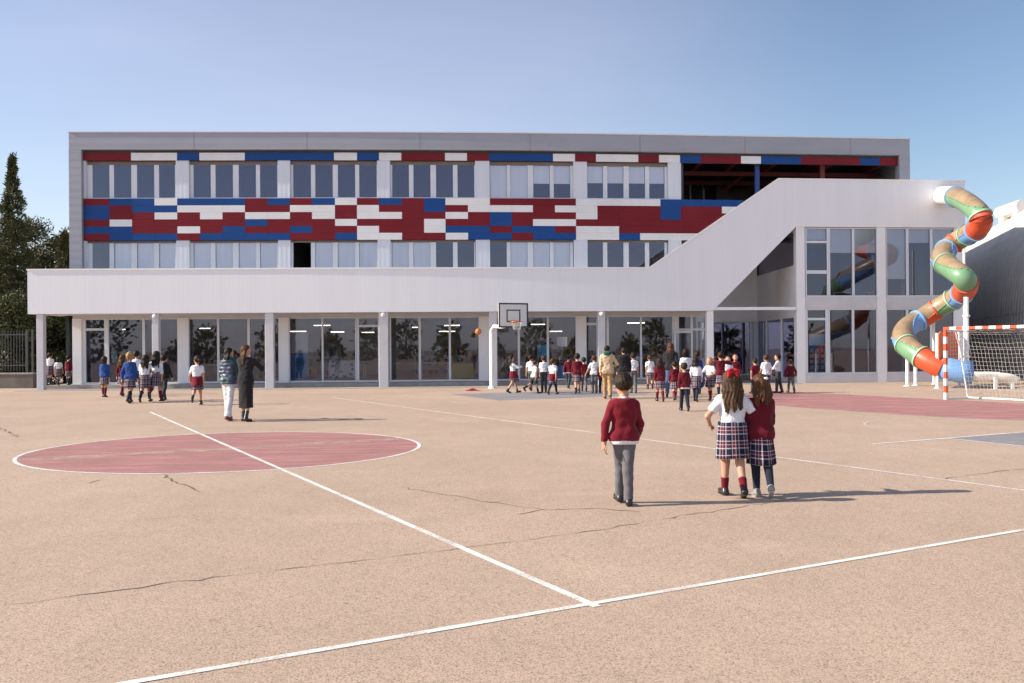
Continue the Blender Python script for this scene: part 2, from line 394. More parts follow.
D0, DW, DF = 0.0, 2.3, 2.08
zR = fZ(DF, (100, 131.8), (300, 131), (480, 132), (736, 137), (900, 141.3))
zF = fZ(DF, (100, 148), (300, 148), (480, 149.3), (736, 153.5), (890, 157.5))
zSt = fZ(DW, (100, 152), (300, 152), (490, 152.5), (736, 156.5), (895, 161))
zSb = fZ(DW, (100, 159.3), (300, 159.2), (490, 160), (650, 162.3), (736, 164.5), (895, 168))
zPt = fZ(DW, (100, 198.7), (300, 198), (490, 198.5), (660, 199.8))
zPb = fZ(DW, (100, 240.7), (300, 239.8), (490, 239.7), (690, 240.8))
zBt = fZ(D0, (60, 270.5), (256, 270), (490, 268.5), (650, 268.0))
zBb = fZ(D0, (60, 314.3), (256, 313.5), (490, 311.8), (690, 309.3))
print('Z', zR, zF, zSt, zSb, zPt, zPb, zBt, zBb)
XL, XLi = fX(69, 200, DF), fX(81.5, 200, DF)
XR, XRi = fX(910, 170, DF), fX(899.5, 170, DF)
XB0 = fX(27.5, 290, 0)
XE = fX(965, 205, 0)

# --- ribbed white parapet that climbs into the ramp wall
kneeX, kneeZ = fac(650, 268, 0); topX, topZ = fac(779, 178.5, 0)
endZt = fZ(0, (850, 180), (935, 181.5), (965, 182)); endZb = fZ(0, (800, 227.3), (880, 227), (950, 227))
topZ = endZt
lowX = fX(713, 308, 0); upX = fX(796, 227, 0)
poly = [(XB0, zBb), (lowX, zBb), (upX, endZb), (XE, endZb), (XE, endZt), (topX, topZ), (kneeX, zBt), (XB0, zBt)]
mb = MB(); mb.prism(poly, 0, .15)
part(mb, 'parapet_wall', M_WHITE)
mb = MB()
mb.box(XB0 - .03, kneeX, -.03, .18, zBt, zBt + .06)
nx, nz = -(topZ - zBt), (topX - kneeX); l = math.hypot(nx, nz); nx, nz = nx / l * .07, nz / l * .07
mb.prism([(kneeX, zBt), (topX, topZ), (topX + nx, topZ + nz), (kneeX + nx, zBt + nz)], -.03, .18)
mb.box(topX, XE + .03, -.03, .18, topZ, topZ + .06)
part(mb, 'coping', M_CAP)
mb = MB(); mb.box(XB0, XB0 + .15, .15, 2.9, zBb, zBt); part(mb, 'parapet_return', M_WHITE)
mb = MB(); mb.box(XE - .15, XE, .15, 9.0, endZb, endZt); part(mb, 'parapet_return', M_WHITE)
# terrace slab and soffit over the arcade
mb = MB(); mb.box(XB0 + .15, lowX, .15, 16, zBb + .02, zBb + .30); part(mb, 'arcade_soffit', M_SOFF)
# sloping soffit of the ramp
sx, sz = upX - lowX, endZb - zBb
mb = MB(); mb.prism([(lowX, zBb + .01), (upX, endZb + .01), (upX, endZb + .25), (lowX, zBb + .25)], .15, 2.6)
mb.box(upX, XE - .15, .15, 9.0, endZb + .01, endZb + .25)
part(mb, 'ramp_soffit', M_SOFF)
# grooves round the slide hatch
hx0, hz1 = fac(933.5, 184.5, 0); hx1, hz0 = fac(964, 208, 0)
mb = MB()
for b in ((hx0, hx1, hz1 - .02, hz1), (hx0, hx1, hz0, hz0 + .02), (hx0, hx0 + .02, hz0 + .02, hz1 - .02)): mb.box(b[0], b[1], -.008, 0.004, b[2], b[3])
part(mb, 'slide_hatch', M_FRAME)

# --- grey surround of the upper storeys
mb = MB(); seams = [XL] + [fX(p, 140, DF) for p in (194, 307, 420, 530, 640, 745, 850)] + [XR]
for a, b in zip(seams[:-1], seams[1:]): mb.box(a + .008, b - .008, DF, DW + .25, zF, zR)
mb.box(XL, XLi, DF, DW + .25, zBb + .4, zF - .004)
mb.box(XRi, XR, DF, DW + .25, zPt - 1.5, zF - .004)
mb.box(XL + .05, XR - .05, DF + .04, DW + .2, zF + .05, zR - .02)
part(mb, 'surround_frame', M_GREY_CL)
mb = MB(); mb.box(XL - .03, XR + .03, DF - .03, DF + .3, zR, zR + .05); part(mb, 'roof_edge', M_FRAME)
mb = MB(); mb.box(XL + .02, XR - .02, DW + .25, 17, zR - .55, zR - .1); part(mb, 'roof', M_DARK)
for b in ((XL, XL + .25, DW + .25, 17, 0, zR - .56), (XR - .25, XR, DW + .25, 17, 0, zR - .56), (XL + .25, XR - .25, 16.7, 17, 0, zR - .56)):
    mb = MB(); mb.box(*b); part(mb, 'outer_wall', M_GREY_CL)

# --- cladding strips
COLS = [82.5, 109.5, 132, 154.5, 177.3, 200, 222.5, 245, 267.5, 290, 312, 335, 357, 379, 402, 424, 445.5, 468, 490, 512, 533, 555, 576, 597.5, 619, 640, 660.5, 681, 701.5, 722, 743]
PAT = ['RBBRBR', 'BRRWBB', 'BBRRRB', 'WBWRRB', 'BWRRWR', 'BWWRRB', 'BWRRBB', 'RRWBRB', 'BRWRRB', 'RWRRBR', 'BWWRRR', 'WRRWRB', 'RWWRWW', 'BRWRRW', 'RRRRRR',
       'BBRWWR', 'WRWRBW', 'WWRRBB', 'RWBBRB', 'RWRRBR', 'RRRWBB', 'RWRWRB', 'WWWRWW', 'WRRRWW', 'WRRRRB', 'WRRRRW', 'BBBRRW', 'BRRRRW', 'BRRRRW', 'BWRRWW']
IDX = {'R': 0, 'B': 1, 'W': 2}
cx = [fX(p, 219, DW - .06) for p in COLS]; cx[0] = XLi + .01
rh = (zPt - zPb) / 6; g = .002
mb = MB()
for i, colp in enumerate(PAT):
    for j, ch in enumerate(colp):
        zt = zPt - j * rh
        mb.box(cx[i] + g, cx[i + 1] - g, DW - .06, DW - .004, zt - rh + .508 * rh, zt - g, IDX[ch])
        mb.box(cx[i] + g, cx[i + 1] - g, DW - .06, DW - .004, zt - rh + g, zt - rh + .503 * rh, IDX[ch])
part(mb, 'cladding_band', [M_RED, M_BLUE, M_PWHITE])
TOP = [(81.8, 131, 'R'), (131, 177, 'W'), (177, 199.3, 'B'), (199.3, 244.8, 'W'), (244.8, 334, 'B'), (334, 357, 'W'), (357, 379, 'B'), (379, 401.3, 'W'), (401.3, 445, 'R'), (445, 467, 'W'), (467, 489, 'R'),
       (489, 553, 'B'), (553, 575, 'W'), (575, 596, 'R'), (596, 638.3, 'W'), (638.3, 659, 'R'), (659, 680, 'W'), (680, 700.8, 'B'), (700.8, 741, 'R'), (741, 761, 'W'), (761, 801, 'B'), (801, 860, 'R'), (860, 879.5, 'B'), (879.5, 899.3, 'R')]
mb = MB()
for a, b, ch in TOP:
    xa = max(XLi + .01, fX(a, 157, DW - .06)); xb = min(XRi - .01, fX(b, 160, DW - .06))
    mb.box(xa + g, xb - g, DW - .06, DW - .004, zSb, zSt, IDX[ch])
part(mb, 'cladding_strip', [M_RED, M_BLUE, M_PWHITE])
# wall behind the strips and slabs
xT = fX(681, 185, DW)                       # left end of the open terrace
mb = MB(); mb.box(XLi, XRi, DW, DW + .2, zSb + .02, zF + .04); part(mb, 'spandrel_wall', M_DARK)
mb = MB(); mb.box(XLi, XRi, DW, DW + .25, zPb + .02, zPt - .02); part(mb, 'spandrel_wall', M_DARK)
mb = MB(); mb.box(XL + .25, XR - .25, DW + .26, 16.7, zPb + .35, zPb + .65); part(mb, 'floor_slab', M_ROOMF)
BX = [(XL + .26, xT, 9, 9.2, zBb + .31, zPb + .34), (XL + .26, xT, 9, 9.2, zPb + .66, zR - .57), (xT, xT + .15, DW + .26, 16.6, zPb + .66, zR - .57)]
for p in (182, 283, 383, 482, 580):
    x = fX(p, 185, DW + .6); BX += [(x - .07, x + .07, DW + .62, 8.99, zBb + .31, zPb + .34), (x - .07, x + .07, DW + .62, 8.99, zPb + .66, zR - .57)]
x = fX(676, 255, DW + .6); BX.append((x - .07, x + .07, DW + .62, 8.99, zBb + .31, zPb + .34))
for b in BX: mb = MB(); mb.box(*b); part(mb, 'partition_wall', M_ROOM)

# --- window bands
PILAST = [(81.7, 86), (176, 189), (277.8, 290), (377.2, 390), (475.2, 489.5), (573.3, 587), (668, 681)]
for a, b in PILAST:
    xa, xb = fX(a, 183, DW), fX(b, 183, DW)
    if a < 82: xa = XLi + .005
    mb = MB(); mb.box(xa, xb, DW - .02, DW + .24, zPt, zSb - .002); part(mb, 'pilaster', M_PIL)
    mb = MB(); mb.box(xa, xb, DW - .02, DW + .24, zBb + .31, zPb); part(mb, 'pilaster', M_PIL)
UP = [[(92.5, 109.5), (114, 131.3), (137, 154.3), (159, 175)], [(193.5, 210.8), (215.5, 233), (238.7, 256), (260, 277.3)], [(293.2, 311), (315.2, 332.8), (337.8, 355.2), (359.2, 376.7)],
      [(392.2, 409), (413.4, 430.5), (436, 453), (457.5, 474.2)], [(490, 506.8), (510.5, 527.5), (533.2, 549.8), (553.7, 570.2)], [(587.3, 603), (607.3, 623.5), (628.8, 645), (649.2, 664.5)]]
OPEN = [(86, 176), (189, 277.8), (290, 377.2), (390, 475.2), (489.5, 573.3), (587, 668)]
UB = [[0, 0, 0, 0], [0, 0, 0, 0], [0, 0, 0, 0], [0, 0, 0, 0], [1, 1, .55, .55], [.52, .52, .52, .52]]
LB = [[0, 1, 1, 1], [1, 1, .72, .72], [-1, 1, 1, 1], [1, 1, 0, 0], [0, 1, 1, 1], [0, 0, 0, 0]]
zUh = zSb - .16; zUs = zPt + .05; zLh = zPb - .09; zLs = zBb + 1.0
WF0, WF1 = DW + .13, DW + .20
for row, (zs, zh, ztop, zbot, BL) in enumerate(((zUs, zUh, zSb - .004, zPt, UB), (zLs, zLh, zPb, zLs - .08, LB))):
    for k, (panes, (oa, ob)) in enumerate(zip(UP, OPEN)):
        ym = 183 if row == 0 else 255
        P = [(fX(a, ym, WF0), fX(b, ym, WF0)) for a, b in panes]
        xa, xb = fX(oa, ym, DW) + .003, fX(ob, ym, DW) - .003
        mb = MB()
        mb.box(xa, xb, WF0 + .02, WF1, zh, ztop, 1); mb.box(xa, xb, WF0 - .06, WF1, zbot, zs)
        ed = [xa] + [v for p in P for v in p] + [xb]
        for i in range(0, len(ed), 2): mb.box(ed[i], ed[i + 1], WF0, WF1, zs, zh)
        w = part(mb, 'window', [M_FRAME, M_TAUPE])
        mb = MB()
        for i, p in enumerate(P):
            if BL[k][i] >= 0: mb.box(p[0], p[1], WF0 + .03, WF0 + .04, zs, zh)
        part(mb, 'pane', M_GLASS, w)
        mb = MB(); nb = 0
        for i, p in enumerate(P):
            f = BL[k][i]
            if f > 0: mb.box(p[0] + .01, p[1] - .01, WF1 + .02, WF1 + .03, zh - (zh - zs) * f, zh + .02); nb += 1
        if nb: part(mb, 'blind', M_BLIND, w)

# --- open roof terrace on the right
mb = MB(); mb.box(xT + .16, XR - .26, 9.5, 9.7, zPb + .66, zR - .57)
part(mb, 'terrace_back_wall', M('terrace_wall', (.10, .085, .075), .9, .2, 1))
mb = MB(); xa, z1 = fac(690, 183, 9.3); xb, z0 = fac(716, 199, 9.3)
z0 = zPb + .68
xm = fX(704, 183, 9.3)
for b in ((xa, xa + .08, z0, z1), (xm - .05, xm + .05, z0, z1), (xb - .08, xb, z0, z1), (xa + .08, xm - .05, z1 - .08, z1), (xm + .05, xb - .08, z1 - .08, z1)): mb.box(b[0], b[1], 9.38, 9.49, b[2], b[3])
w = part(mb, 'terrace_door', M_FRAME); mb = MB(); mb.box(xa + .081, xm - .051, 9.42, 9.43, z0, z1 - .09); mb.box(xm + .051, xb - .081, 9.42, 9.43, z0, z1 - .09); part(mb, 'pane', M_GLASS, w)
mb = MB(); x = fX(757, 190, DW + .35); mb.box(x - .10, x + .10, DW + .27, DW + .47, zPt - .1, zSb + .5); part(mb, 'terrace_post', M_STEELB)
mb = MB(); x = fX(822, 175, DW + .35); mb.box(x - .10, x + .10, DW + .27, DW + .47, zPt - .1, zSb + .5); part(mb, 'terrace_post', M_STEELR)
for p in (700, 735, 775, 830, 880):
    x = fX(p, 168, DW + .5); mb = MB(); mb.obox((x, 6, zSb + .22), (1, .0, 0), (0, 1, 0), (0, 0, 1), .09, 3.4, .16); part(mb, 'terrace_beam', M_STEELR)
for d in (4.5, 7): mb = MB(); mb.box(xT + .16, XRi, d, d + .15, zSb - .14, zSb + .05); part(mb, 'terrace_beam', M_STEELR)
mb = MB(); mb.tube([(fX(812, 168, 5), 5, zSb + .05), (fX(775, 200, 6), 6, zPt - .5)], .10, 6); part(mb, 'terrace_brace', M_STEELR)
mb = MB(); mb.tube([(fX(745, 168, 5), 5, zSb + .05), (fX(722, 182, 6), 6, zSb - .7)], .07, 6); part(mb, 'terrace_brace', M_STEELR)
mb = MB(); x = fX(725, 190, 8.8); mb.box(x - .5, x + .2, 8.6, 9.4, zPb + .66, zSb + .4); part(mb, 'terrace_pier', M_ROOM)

# --- arcade columns
colpx = [(36.5, 46.5), (152, 161), (265, 275.2), (378.8, 389), (489.3, 497.3), (597.5, 605.5), (705.8, 713.8)]
for i, (a, b) in enumerate(colpx):
    xa, xb = (fX(a, 350, .06), fX(b, 350, .32)) if a < 500 else (fX(a, 350, .32), fX(b, 350, .06))
    mb = MB(); mb.box(xa, xb, .06, .32, 0, zBb - .001); part(mb, 'column', M_COLM if i < 6 else M_WHITEP, bevel=.012)
    if i in (1, 3, 5):
        c = ((xa + xb) / 2, warpY((xa + xb) / 2, 0) + .0, zBb - .12)
        mb = MB(); mb.sphere(c, .09, 8); mb.tube([(c[0], c[1], c[2]), (c[0], c[1] + .07, c[2] + .03)], .05, 8); mb.build('wall_lamp', M_WHITEP, school, smooth=True)
# --- step, plinth and ground-floor room
xb_ = fX(797, 375, 0)
mb = MB(); mb.box(XB0 + .2, fX(700, 380, 1.0), .95, 16, .012, .16); part(mb, 'entrance_step', M_CONC, bevel=.0)
mb = MB(); mb.box(XB0 - .2, xb_, -.75, .94, -.05, .016); part(mb, 'paved_edge', M_CONC)
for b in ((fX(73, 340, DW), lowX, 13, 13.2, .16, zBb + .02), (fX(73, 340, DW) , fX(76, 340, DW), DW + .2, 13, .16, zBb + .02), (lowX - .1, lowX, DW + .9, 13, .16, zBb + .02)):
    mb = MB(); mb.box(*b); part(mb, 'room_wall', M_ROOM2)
# cloakroom opening on the far left
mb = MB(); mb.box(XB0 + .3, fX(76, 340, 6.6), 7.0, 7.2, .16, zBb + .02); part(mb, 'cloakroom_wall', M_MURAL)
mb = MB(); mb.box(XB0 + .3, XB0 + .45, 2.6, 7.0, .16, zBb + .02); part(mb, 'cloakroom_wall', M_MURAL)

zh, zs = zBb - .17, .23
mb = MB(); mb.box(fX(73, 340, DW), fX(706, 340, DW), DW - .02, DW + .12, zh + .05, zBb + .018); part(mb, 'lintel', M_COLM)
for a, b in ((73, 82), (178, 189), (279, 289), (479, 490), (576, 586)):
    mb = MB(); mb.box(fX(a, 350, DW), fX(b, 350, DW), DW - .06, DW + .2, .16, zh + .048); part(mb, 'arcade_pilaster', M_WHITE)
F0, F1 = DW + .02, DW + .10
def glazing(x0, x1, panes, name='shopfront_window', z0=.16, z1=None, d=F0, ztr=None, px_y=350, mats=M_FRAME, glass=M_GLASS2, open_=False):
    z1 = z1 or zh + .048
    P = [(fX(a, px_y, d), fX(b, px_y, d)) for a, b in panes]; xa, xb = fX(x0, px_y, d), fX(x1, px_y, d)
    mb = MB(); mb.box(xa, xb, d, d + .08, z0, z0 + .07); mb.box(xa, xb, d, d + .08, z1 - .05, z1)
    ed = [xa] + [v for p in P for v in p] + [xb]
    for i in range(0, len(ed), 2):
        if ed[i + 1] - ed[i] > .004: mb.box(ed[i], ed[i + 1], d - .02, d + .10, z0 + .07, z1 - .05)
    if ztr:
        for p in P: mb.box(p[0], p[1], d, d + .08, ztr - .05, ztr + .05)
    w = part(mb, name, mats); mb = MB()
    for p in P:
        if ztr: mb.box(p[0], p[1], d + .03, d + .045, z0 + .07, ztr - .05); mb.box(p[0], p[1], d + .03, d + .045, ztr + .05, z1 - .05)
        else: mb.box(p[0], p[1], d + .03, d + .045, z0 + .07, z1 - .05)
    part(mb, 'pane', glass, w)
    return w
def handle(w, px, d):
    x, z = fac(px, 355, d); mb = MB(); Yw = d - .06
    mb.tube([(x, d, z + .2), (x, Yw, z + .2), (x, Yw, z - .2), (x, d, z - .2)], .018, 6); part(mb, 'handle', M_DARK, w)
ztr = fZ(DW, (95, 329.5))
dr = glazing(82, 108.3, [(86, 104.5)], 'glass_door', ztr=ztr); handle(dr, 104.5, F0)
glazing(108.5, 178, [(109, 142.5), (145.2, 177.5)])
glazing(189, 279, [(189.5, 217.2), (219.5, 247.5), (250, 278.5)])
glazing(289, 356.5, [(290, 321.7), (323.5, 355.3)])
dr = glazing(356.7, 390, [(359.2, 378), (389, 389.5)], 'glass_door', ztr=fZ(DW, (367, 326))); handle(dr, 361, F0)
glazing(390.2, 479, [(391.2, 418.7), (421, 448.8), (451, 478.5)])
glazing(490, 576, [(490.5, 517.7), (520, 546.8), (549, 575.5)])
dr = glazing(586, 597.3, [(586.8, 596.5)], 'glass_door', ztr=fZ(DW, (590, 324))); handle(dr, 588, F0)
glazing(597.5, 673, [(598, 606.5), (609, 640), (642, 672)])
glazing(673.2, 706, [(679, 690.5), (693, 705)], 'glass_door', ztr=fZ(DW, (690, 329.5)))
# open door leaf, swung out
hx, hz = fac(673.5, 331, DW); hx2 = fX(692, 331, DW)
mb = MB(); wd = hx2 - hx
def leaf(mbx, u0, u1, z0, z1, t):
    mbx.box(hx + u0 * wd, hx + u1 * wd, DW - .16 - t, DW - .10, z0, z1)
leaf(mb, 0, .09, .2, hz, 0); leaf(mb, .91, 1, .2, hz, 0); leaf(mb, .09, .91, .2, .30, 0); leaf(mb, .09, .91, hz - .09, hz, 0)
w = part(mb, 'open_door', M_FRAME); mb = MB(); mb.box(hx + .09 * wd, hx + .91 * wd, DW - .14, DW - .13, .30, hz - .09); part(mb, 'pane', M_GLASS2, w)

# --- deep recess under the ramp
DB = 6.5
xl, xr = lowX - .05, fX(797, 350, .05)
zA = fZ(DB, (735, 321.5)); zC = fZ(0, (750, 310)); zD = fZ(0, (750, 307))
mb = MB(); mb.box(fX(714, 308, 0), fX(796.5, 308, 0), .02, .14, zC, zD); part(mb, 'tie_beam', M_WHITEP)
mb = MB(); mb.box(xl, xr, DB, DB + .2, zA, endZb + .3); part(mb, 'recess_wall', M_WHITEP)
glazing(700, 760, [(702, 750), (752.5, 753.5)], 'recess_window', z0=.16, z1=zA - .002, d=DB + .05, glass=M_GLASS3)
mb = MB(); mb.box(xl, xr, .5, DB + .2, -.05, .02); part(mb, 'recess_floor', M_CONC)
mb = MB(); mb.box(xl, xr, DB - .3, DB + .04, .021, .16); part(mb, 'recess_step', M_CONC)
# left side wall of the glazed block (faces the recess)
xs = xr
zU = fZ(4, (775, 272)); zV = fZ(4, (775, 320))
mb = MB(); mb.box(xs, xs + .12, .35, DB, zV, zU); mb.box(xs, xs + .12, .35, DB, .0, .20)
for d in (.30, 2.4, 4.9, 7.3): mb.box(xs - .01, xs + .13, d, d + .12, .2, zV)
mb.box(xs, xs + .12, .35, DB, endZb - .15, endZb + .005)
w = part(mb, 'side_glazing', M_WHITEP)
mb = MB(); mb.box(xs + .05, xs + .06, .42, 7.3, .2, zV); mb.box(xs + .05, xs + .06, .42, 7.3, zU, endZb - .15); part(mb, 'pane', M_GLASS3, w)

# --- two-storey glazed block on the right
GD0 = .08
zu1 = endZb - .02; zu0 = fZ(GD0, (840, 297)); zl1 = fZ(GD0, (840, 308.8)); zl0 = fZ(GD0, (840, 374))
for a, b in ((796.5, 805), (877.2, 886), (954.5, 965)):
    mb = MB(); mb.box(fX(a, 300, .05), XE if b == 965 else fX(b, 300, .05), .04, .42, 0, endZb - .001); part(mb, 'block_pier', M_WHITEP)
for a, b in ((805, 877.2), (886, 954.5)):
    mb = MB(); mb.box(fX(a, 300, .05) + .002, fX(b, 300, .05) - .002, .06, .36, zu0, zl1); part(mb, 'block_spandrel', M_COLM)
    mb = MB(); mb.box(fX(a, 300, .05) + .002, fX(b, 300, .05) - .002, .045, .36, 0, zl0); part(mb, 'block_plinth', M_COLM)
zt1, zt2 = fZ(GD0, (815, 240.2)), fZ(GD0, (815, 243.4)); zm1, zm2 = fZ(GD0, (815, 270.3)), fZ(GD0, (815, 273.7))
def bl(px0, px1, y0, y1, parent, d=GD0 + .14):
    xa, z1 = fac(px0, y0, d); xb, z0 = fac(px1, y1, d); mb = MB(); mb.box(xa, xb, d, d + .012, z0, z1); part(mb, 'blind', M_BLIND, parent)
w = glazing(805.2, 828.5, [(806.5, 826.8)], 'block_window', zu0, zu1, GD0 + .02, (zt1 + zt2) / 2, 260)
mb = MB(); mb.box(fX(806.5, 260, GD0) + .01, fX(826.8, 260, GD0), GD0 + .005, GD0 + .09, zm2, zm1); part(mb, 'transom', M_FRAME, w); bl(806, 827.5, 227.5, 240, w)
w = glazing(828.6, 877, [(830, 852), (854.3, 876.3)], 'block_window', zu0, zu1, GD0 + .02, None, 260); bl(829.5, 876.8, 227.5, 253, w)
w = glazing(886.2, 954.3, [(887, 906), (908.5, 930), (932.5, 953.5)], 'block_window', zu0, zu1, GD0 + .02, None, 260); bl(886.5, 907, 227.5, 279, w); bl(908, 930.6, 227.5, 243, w); bl(932, 953.8, 227.5, 262, w)
dr = glazing(805.2, 828.5, [(807.7, 825.5)], 'glass_door', zl0, zl1, GD0 + .02, fZ(GD0, (815, 319)), 345); handle(dr, 824, GD0 + .02)
glazing(828.6, 877, [(830, 852), (854.3, 876.3)], 'block_window', zl0, zl1, GD0 + .02, None, 345)
glazing(886.2, 954.3, [(887, 906), (908.5, 930), (932.5, 953.5)], 'block_window', zl0, zl1, GD0 + .02, None, 345)
mb = MB(); mb.box(xs + .14, XE - .16, 8.8, 9.0, 0, endZb); part(mb, 'block_back_wall', M_ROOM)
mb = MB(); mb.box(XE - .15, XE, .43, 9, 0, endZb - .001); part(mb, 'block_end_wall', M_WHITE)
mb = MB(); mb.box(xs + .14, XE - .16, .4, 8.8, zu0 + .0, zl1 + .1); part(mb, 'block_floor', M_ROOMF)
mb = MB(); mb.box(xs + .14, XE - .16, .4, 8.8, .01, .14); part(mb, 'block_floor', M_ROOMF)

mb = MB(); row = []  # unseen wing added behind the school, shaped to throw shade on the hall
for s0, off_, hgt in ((4.6, 2.9, 9.4), (9, 2.2, 10.2), (14, 2.0, 10.9), (46, 2.0, 11.0)):
    q = Vector((24.2, 42.6)) + Vector((.275, .9614)) * s0 - Vector((.9614, -.275)) * off_; r2 = q + Vector((-9, 2.6))
    row.append([(q.x, q.y, 0), (q.x, q.y, hgt), (r2.x, r2.y, hgt), (r2.x, r2.y, 0)])
mb.add([p for r4 in row for p in r4], [(3, 2, 1, 0), (12, 13, 14, 15)] + [(4 * i + j, 4 * i + (j + 1) % 4, 4 * i + 4 + (j + 1) % 4, 4 * i + 4 + j) for i in range(3) for j in range(4)])
mb.build('added_shade_wing', M_GREY_CL, school)
# mast on the roof
p = at(582, 132, 44); mb = MB(); mb.tube([(p.x, 45.5, zR - .12), (p.x, 45.5, zR + .62)], .018, 6); mb.sphere((p.x, 45.5, zR + .64), .04, 6)
tag(mb.build('roof_mast', M_FRAME, loc=(p.x, 45.5, zR - .12)), 'thin pale mast standing on the flat roof edge', 'mast')

# ------------------------------------------------------------------ things inside the glass rooms
def fpt(px, py, d): 
    x, z = fac(px, py, d); return Vector((x, warpY(x, d), z))
lamps = [(298, 331, 7.5, 16), (322, 325, 6.2, 16), (337.5, 331.5, 7.5, 13), (368, 332, 7.5, 12), (415, 327, 6.2, 5), (452, 325, 6.2, 15), (447, 331, 7.5, 16), (538, 324, 6.2, 14), (636, 322.5, 6, 17), (205, 328, 7, 10), (120, 329, 7, 10), (556, 331, 7.5, 12)]
for px, py, d, wpx in lamps:
    p = fpt(px, py, d); h = wpx * p.y / F / 2
    e = empty('hanging_lamp', (p.x, p.y, p.z), 'long bright strip lamp hanging from the ceiling of the ground floor room', 'lamp', 'strip lamps in the ground floor rooms')
    mb = MB(); mb.box(p.x - h, p.x + h, p.y - .05, p.y + .05, p.z - .03, p.z - .01); mb.build('tube', M_LAMP, e)
    mb = MB(); mb.box(p.x - h - .02, p.x + h + .02, p.y - .08, p.y + .08, p.z - .01, p.z + .03)
    for s in (-.8, .8): mb.tube([(p.x + h * s, p.y, p.z + .03), (p.x + h * s, p.y, zBb + .02)], .008, 4)
    mb.build('housing', M_FRAME, e)
# blue banner with oval emblem
M_BANB = M('banner_blue', (.04, .22, .45), .7, .06, 2); M_BANP = M('banner_pale', (.55, .58, .56), .7, .06, 2)
d = DW + .6; a, b = fpt(291, 332, d), fpt(308.5, 381, d); bz0 = .17
ban = empty('banner_stand', ((a.x + b.x) / 2, a.y, bz0), 'tall blue roll up banner with pale top and oval emblem behind the glass', 'banner')
zm = fpt(300, 353, d).z
mb = MB(); mb.box(a.x, b.x, a.y, a.y + .02, bz0 + .06, zm); mb.build('lower_panel', M_BANB, ban)
mb = MB(); mb.box(a.x, b.x, a.y, a.y + .02, zm, a.z); mb.build('upper_panel', M_BANP, ban)
mb = MB(); mb.box(a.x - .02, b.x + .02, a.y - .06, a.y + .12, bz0, bz0 + .06); mb.build('base', M_FRAME, ban)
c = fpt(299.5, 362.5, d); mb = MB(); mb.tube([(c.x + .22 * math.cos(t), a.y - .008, c.z + .12 * math.sin(t)) for t in [i * math.pi / 12 for i in range(25)]], .014, 5); mb.tube([(c.x - .14, a.y - .008, c.z), (c.x + .14, a.y - .008, c.z)], .02, 5); mb.build('emblem', M_DARK, ban)
# counter with blue dotted cloth
def mat_dots():
    m, t, N, L, b = nt('dotted_cloth'); tc = N.new('ShaderNodeTexCoord'); v = N.new('ShaderNodeTexVoronoi'); v.inputs['Scale'].default_value = 5.5
    L.new(tc.outputs['Object'], v.inputs['Vector']); r = ramp(N, L, v.outputs['Distance'], [(.36, (.05, .17, .42)), (.40, (.72, .76, .78))]); L.new(r.outputs['Color'], b.inputs['Base Color']); return m
d = 4.2; a, b = fpt(329, 360.5, d), fpt(357, 378, d)
o = empty('covered_table', ((a.x + b.x) / 2, a.y, .16), 'table behind glass covered by white cloth with blue dots', 'table')
mb = MB(); mb.box(a.x, b.x, a.y, a.y + .015, .30, a.z); mb.box(a.x, b.x, a.y + .015, a.y + .7, a.z - .015, a.z); mb.build('cloth', mat_dots(), o)
mb = MB(); [mb.box(x - .025, x + .025, y - .025, y + .025, .16, a.z - .016) for x in (a.x + .08, b.x - .08) for y in (a.y + .06, a.y + .62)]; mb.build('leg_frame', M_FRAME, o)
# yellow board
d = 3.6; a, b = fpt(452, 364, d), fpt(474, 379, d)
o = empty('yellow_cabinet', ((a.x + b.x) / 2, a.y, .16), 'low yellow cabinet standing behind the glass near the basketball', 'cabinet')
mb = MB(); mb.box(a.x, b.x, a.y, a.y + .4, .2, a.z - .03); mb.build('body', M('yellow_board', (.42, .34, .04), .6, .08, 2), o)
mb = MB(); mb.box(a.x - .02, b.x + .02, a.y - .02, a.y + .42, a.z - .03, a.z); mb.build('top', M('yellow_board_top', (.48, .40, .10), .6, .05, 2), o)
# tables and shelves further back in the room
M_TT = M('table_top_pale', (.55, .52, .46), .5, .06, 3)
for k, (px, d, w_, lab) in enumerate(((210, 6.0, 1.6, 'pale table in the room behind the left arcade glass'), (346, 7.5, 1.8, 'pale table behind the dotted cloth table'), (405, 6.5, 1.6, 'pale table left of the yellow cabinet'), (433, 8.5, 1.6, 'pale table deeper in the room near the yellow cabinet'), (528, 6.5, 1.7, 'pale table behind the glass by the hoop'), (625, 7.0, 1.8, 'pale table behind the glass right of the beige coat adult'))):
    p = fpt(px, 370, d); o = empty('room_table', (p.x, p.y, .16), lab, 'table', 'tables in the ground floor rooms')
    mb = MB(); mb.box(p.x - w_ / 2, p.x + w_ / 2, p.y, p.y + .8, .84, .88); mb.build('top', M_TT, o)
    for sx in (-1, 1):
        for sy in (.06, .74): mb = MB(); mb.box(p.x + sx * (w_ / 2 - .06) - .025, p.x + sx * (w_ / 2 - .06) + .025, p.y + sy - .025, p.y + sy + .025, .16, .84); mb.build('leg', M_FRAME, o)
M_BK = [M('book_' + n, c, .7, .2, 6) for n, c in (('red', (.35, .05, .04)), ('blue', (.05, .15, .40)), ('yellow', (.50, .38, .05)), ('white', (.6, .6, .56)), ('green', (.06, .25, .12)))]
rn = random.Random(9)
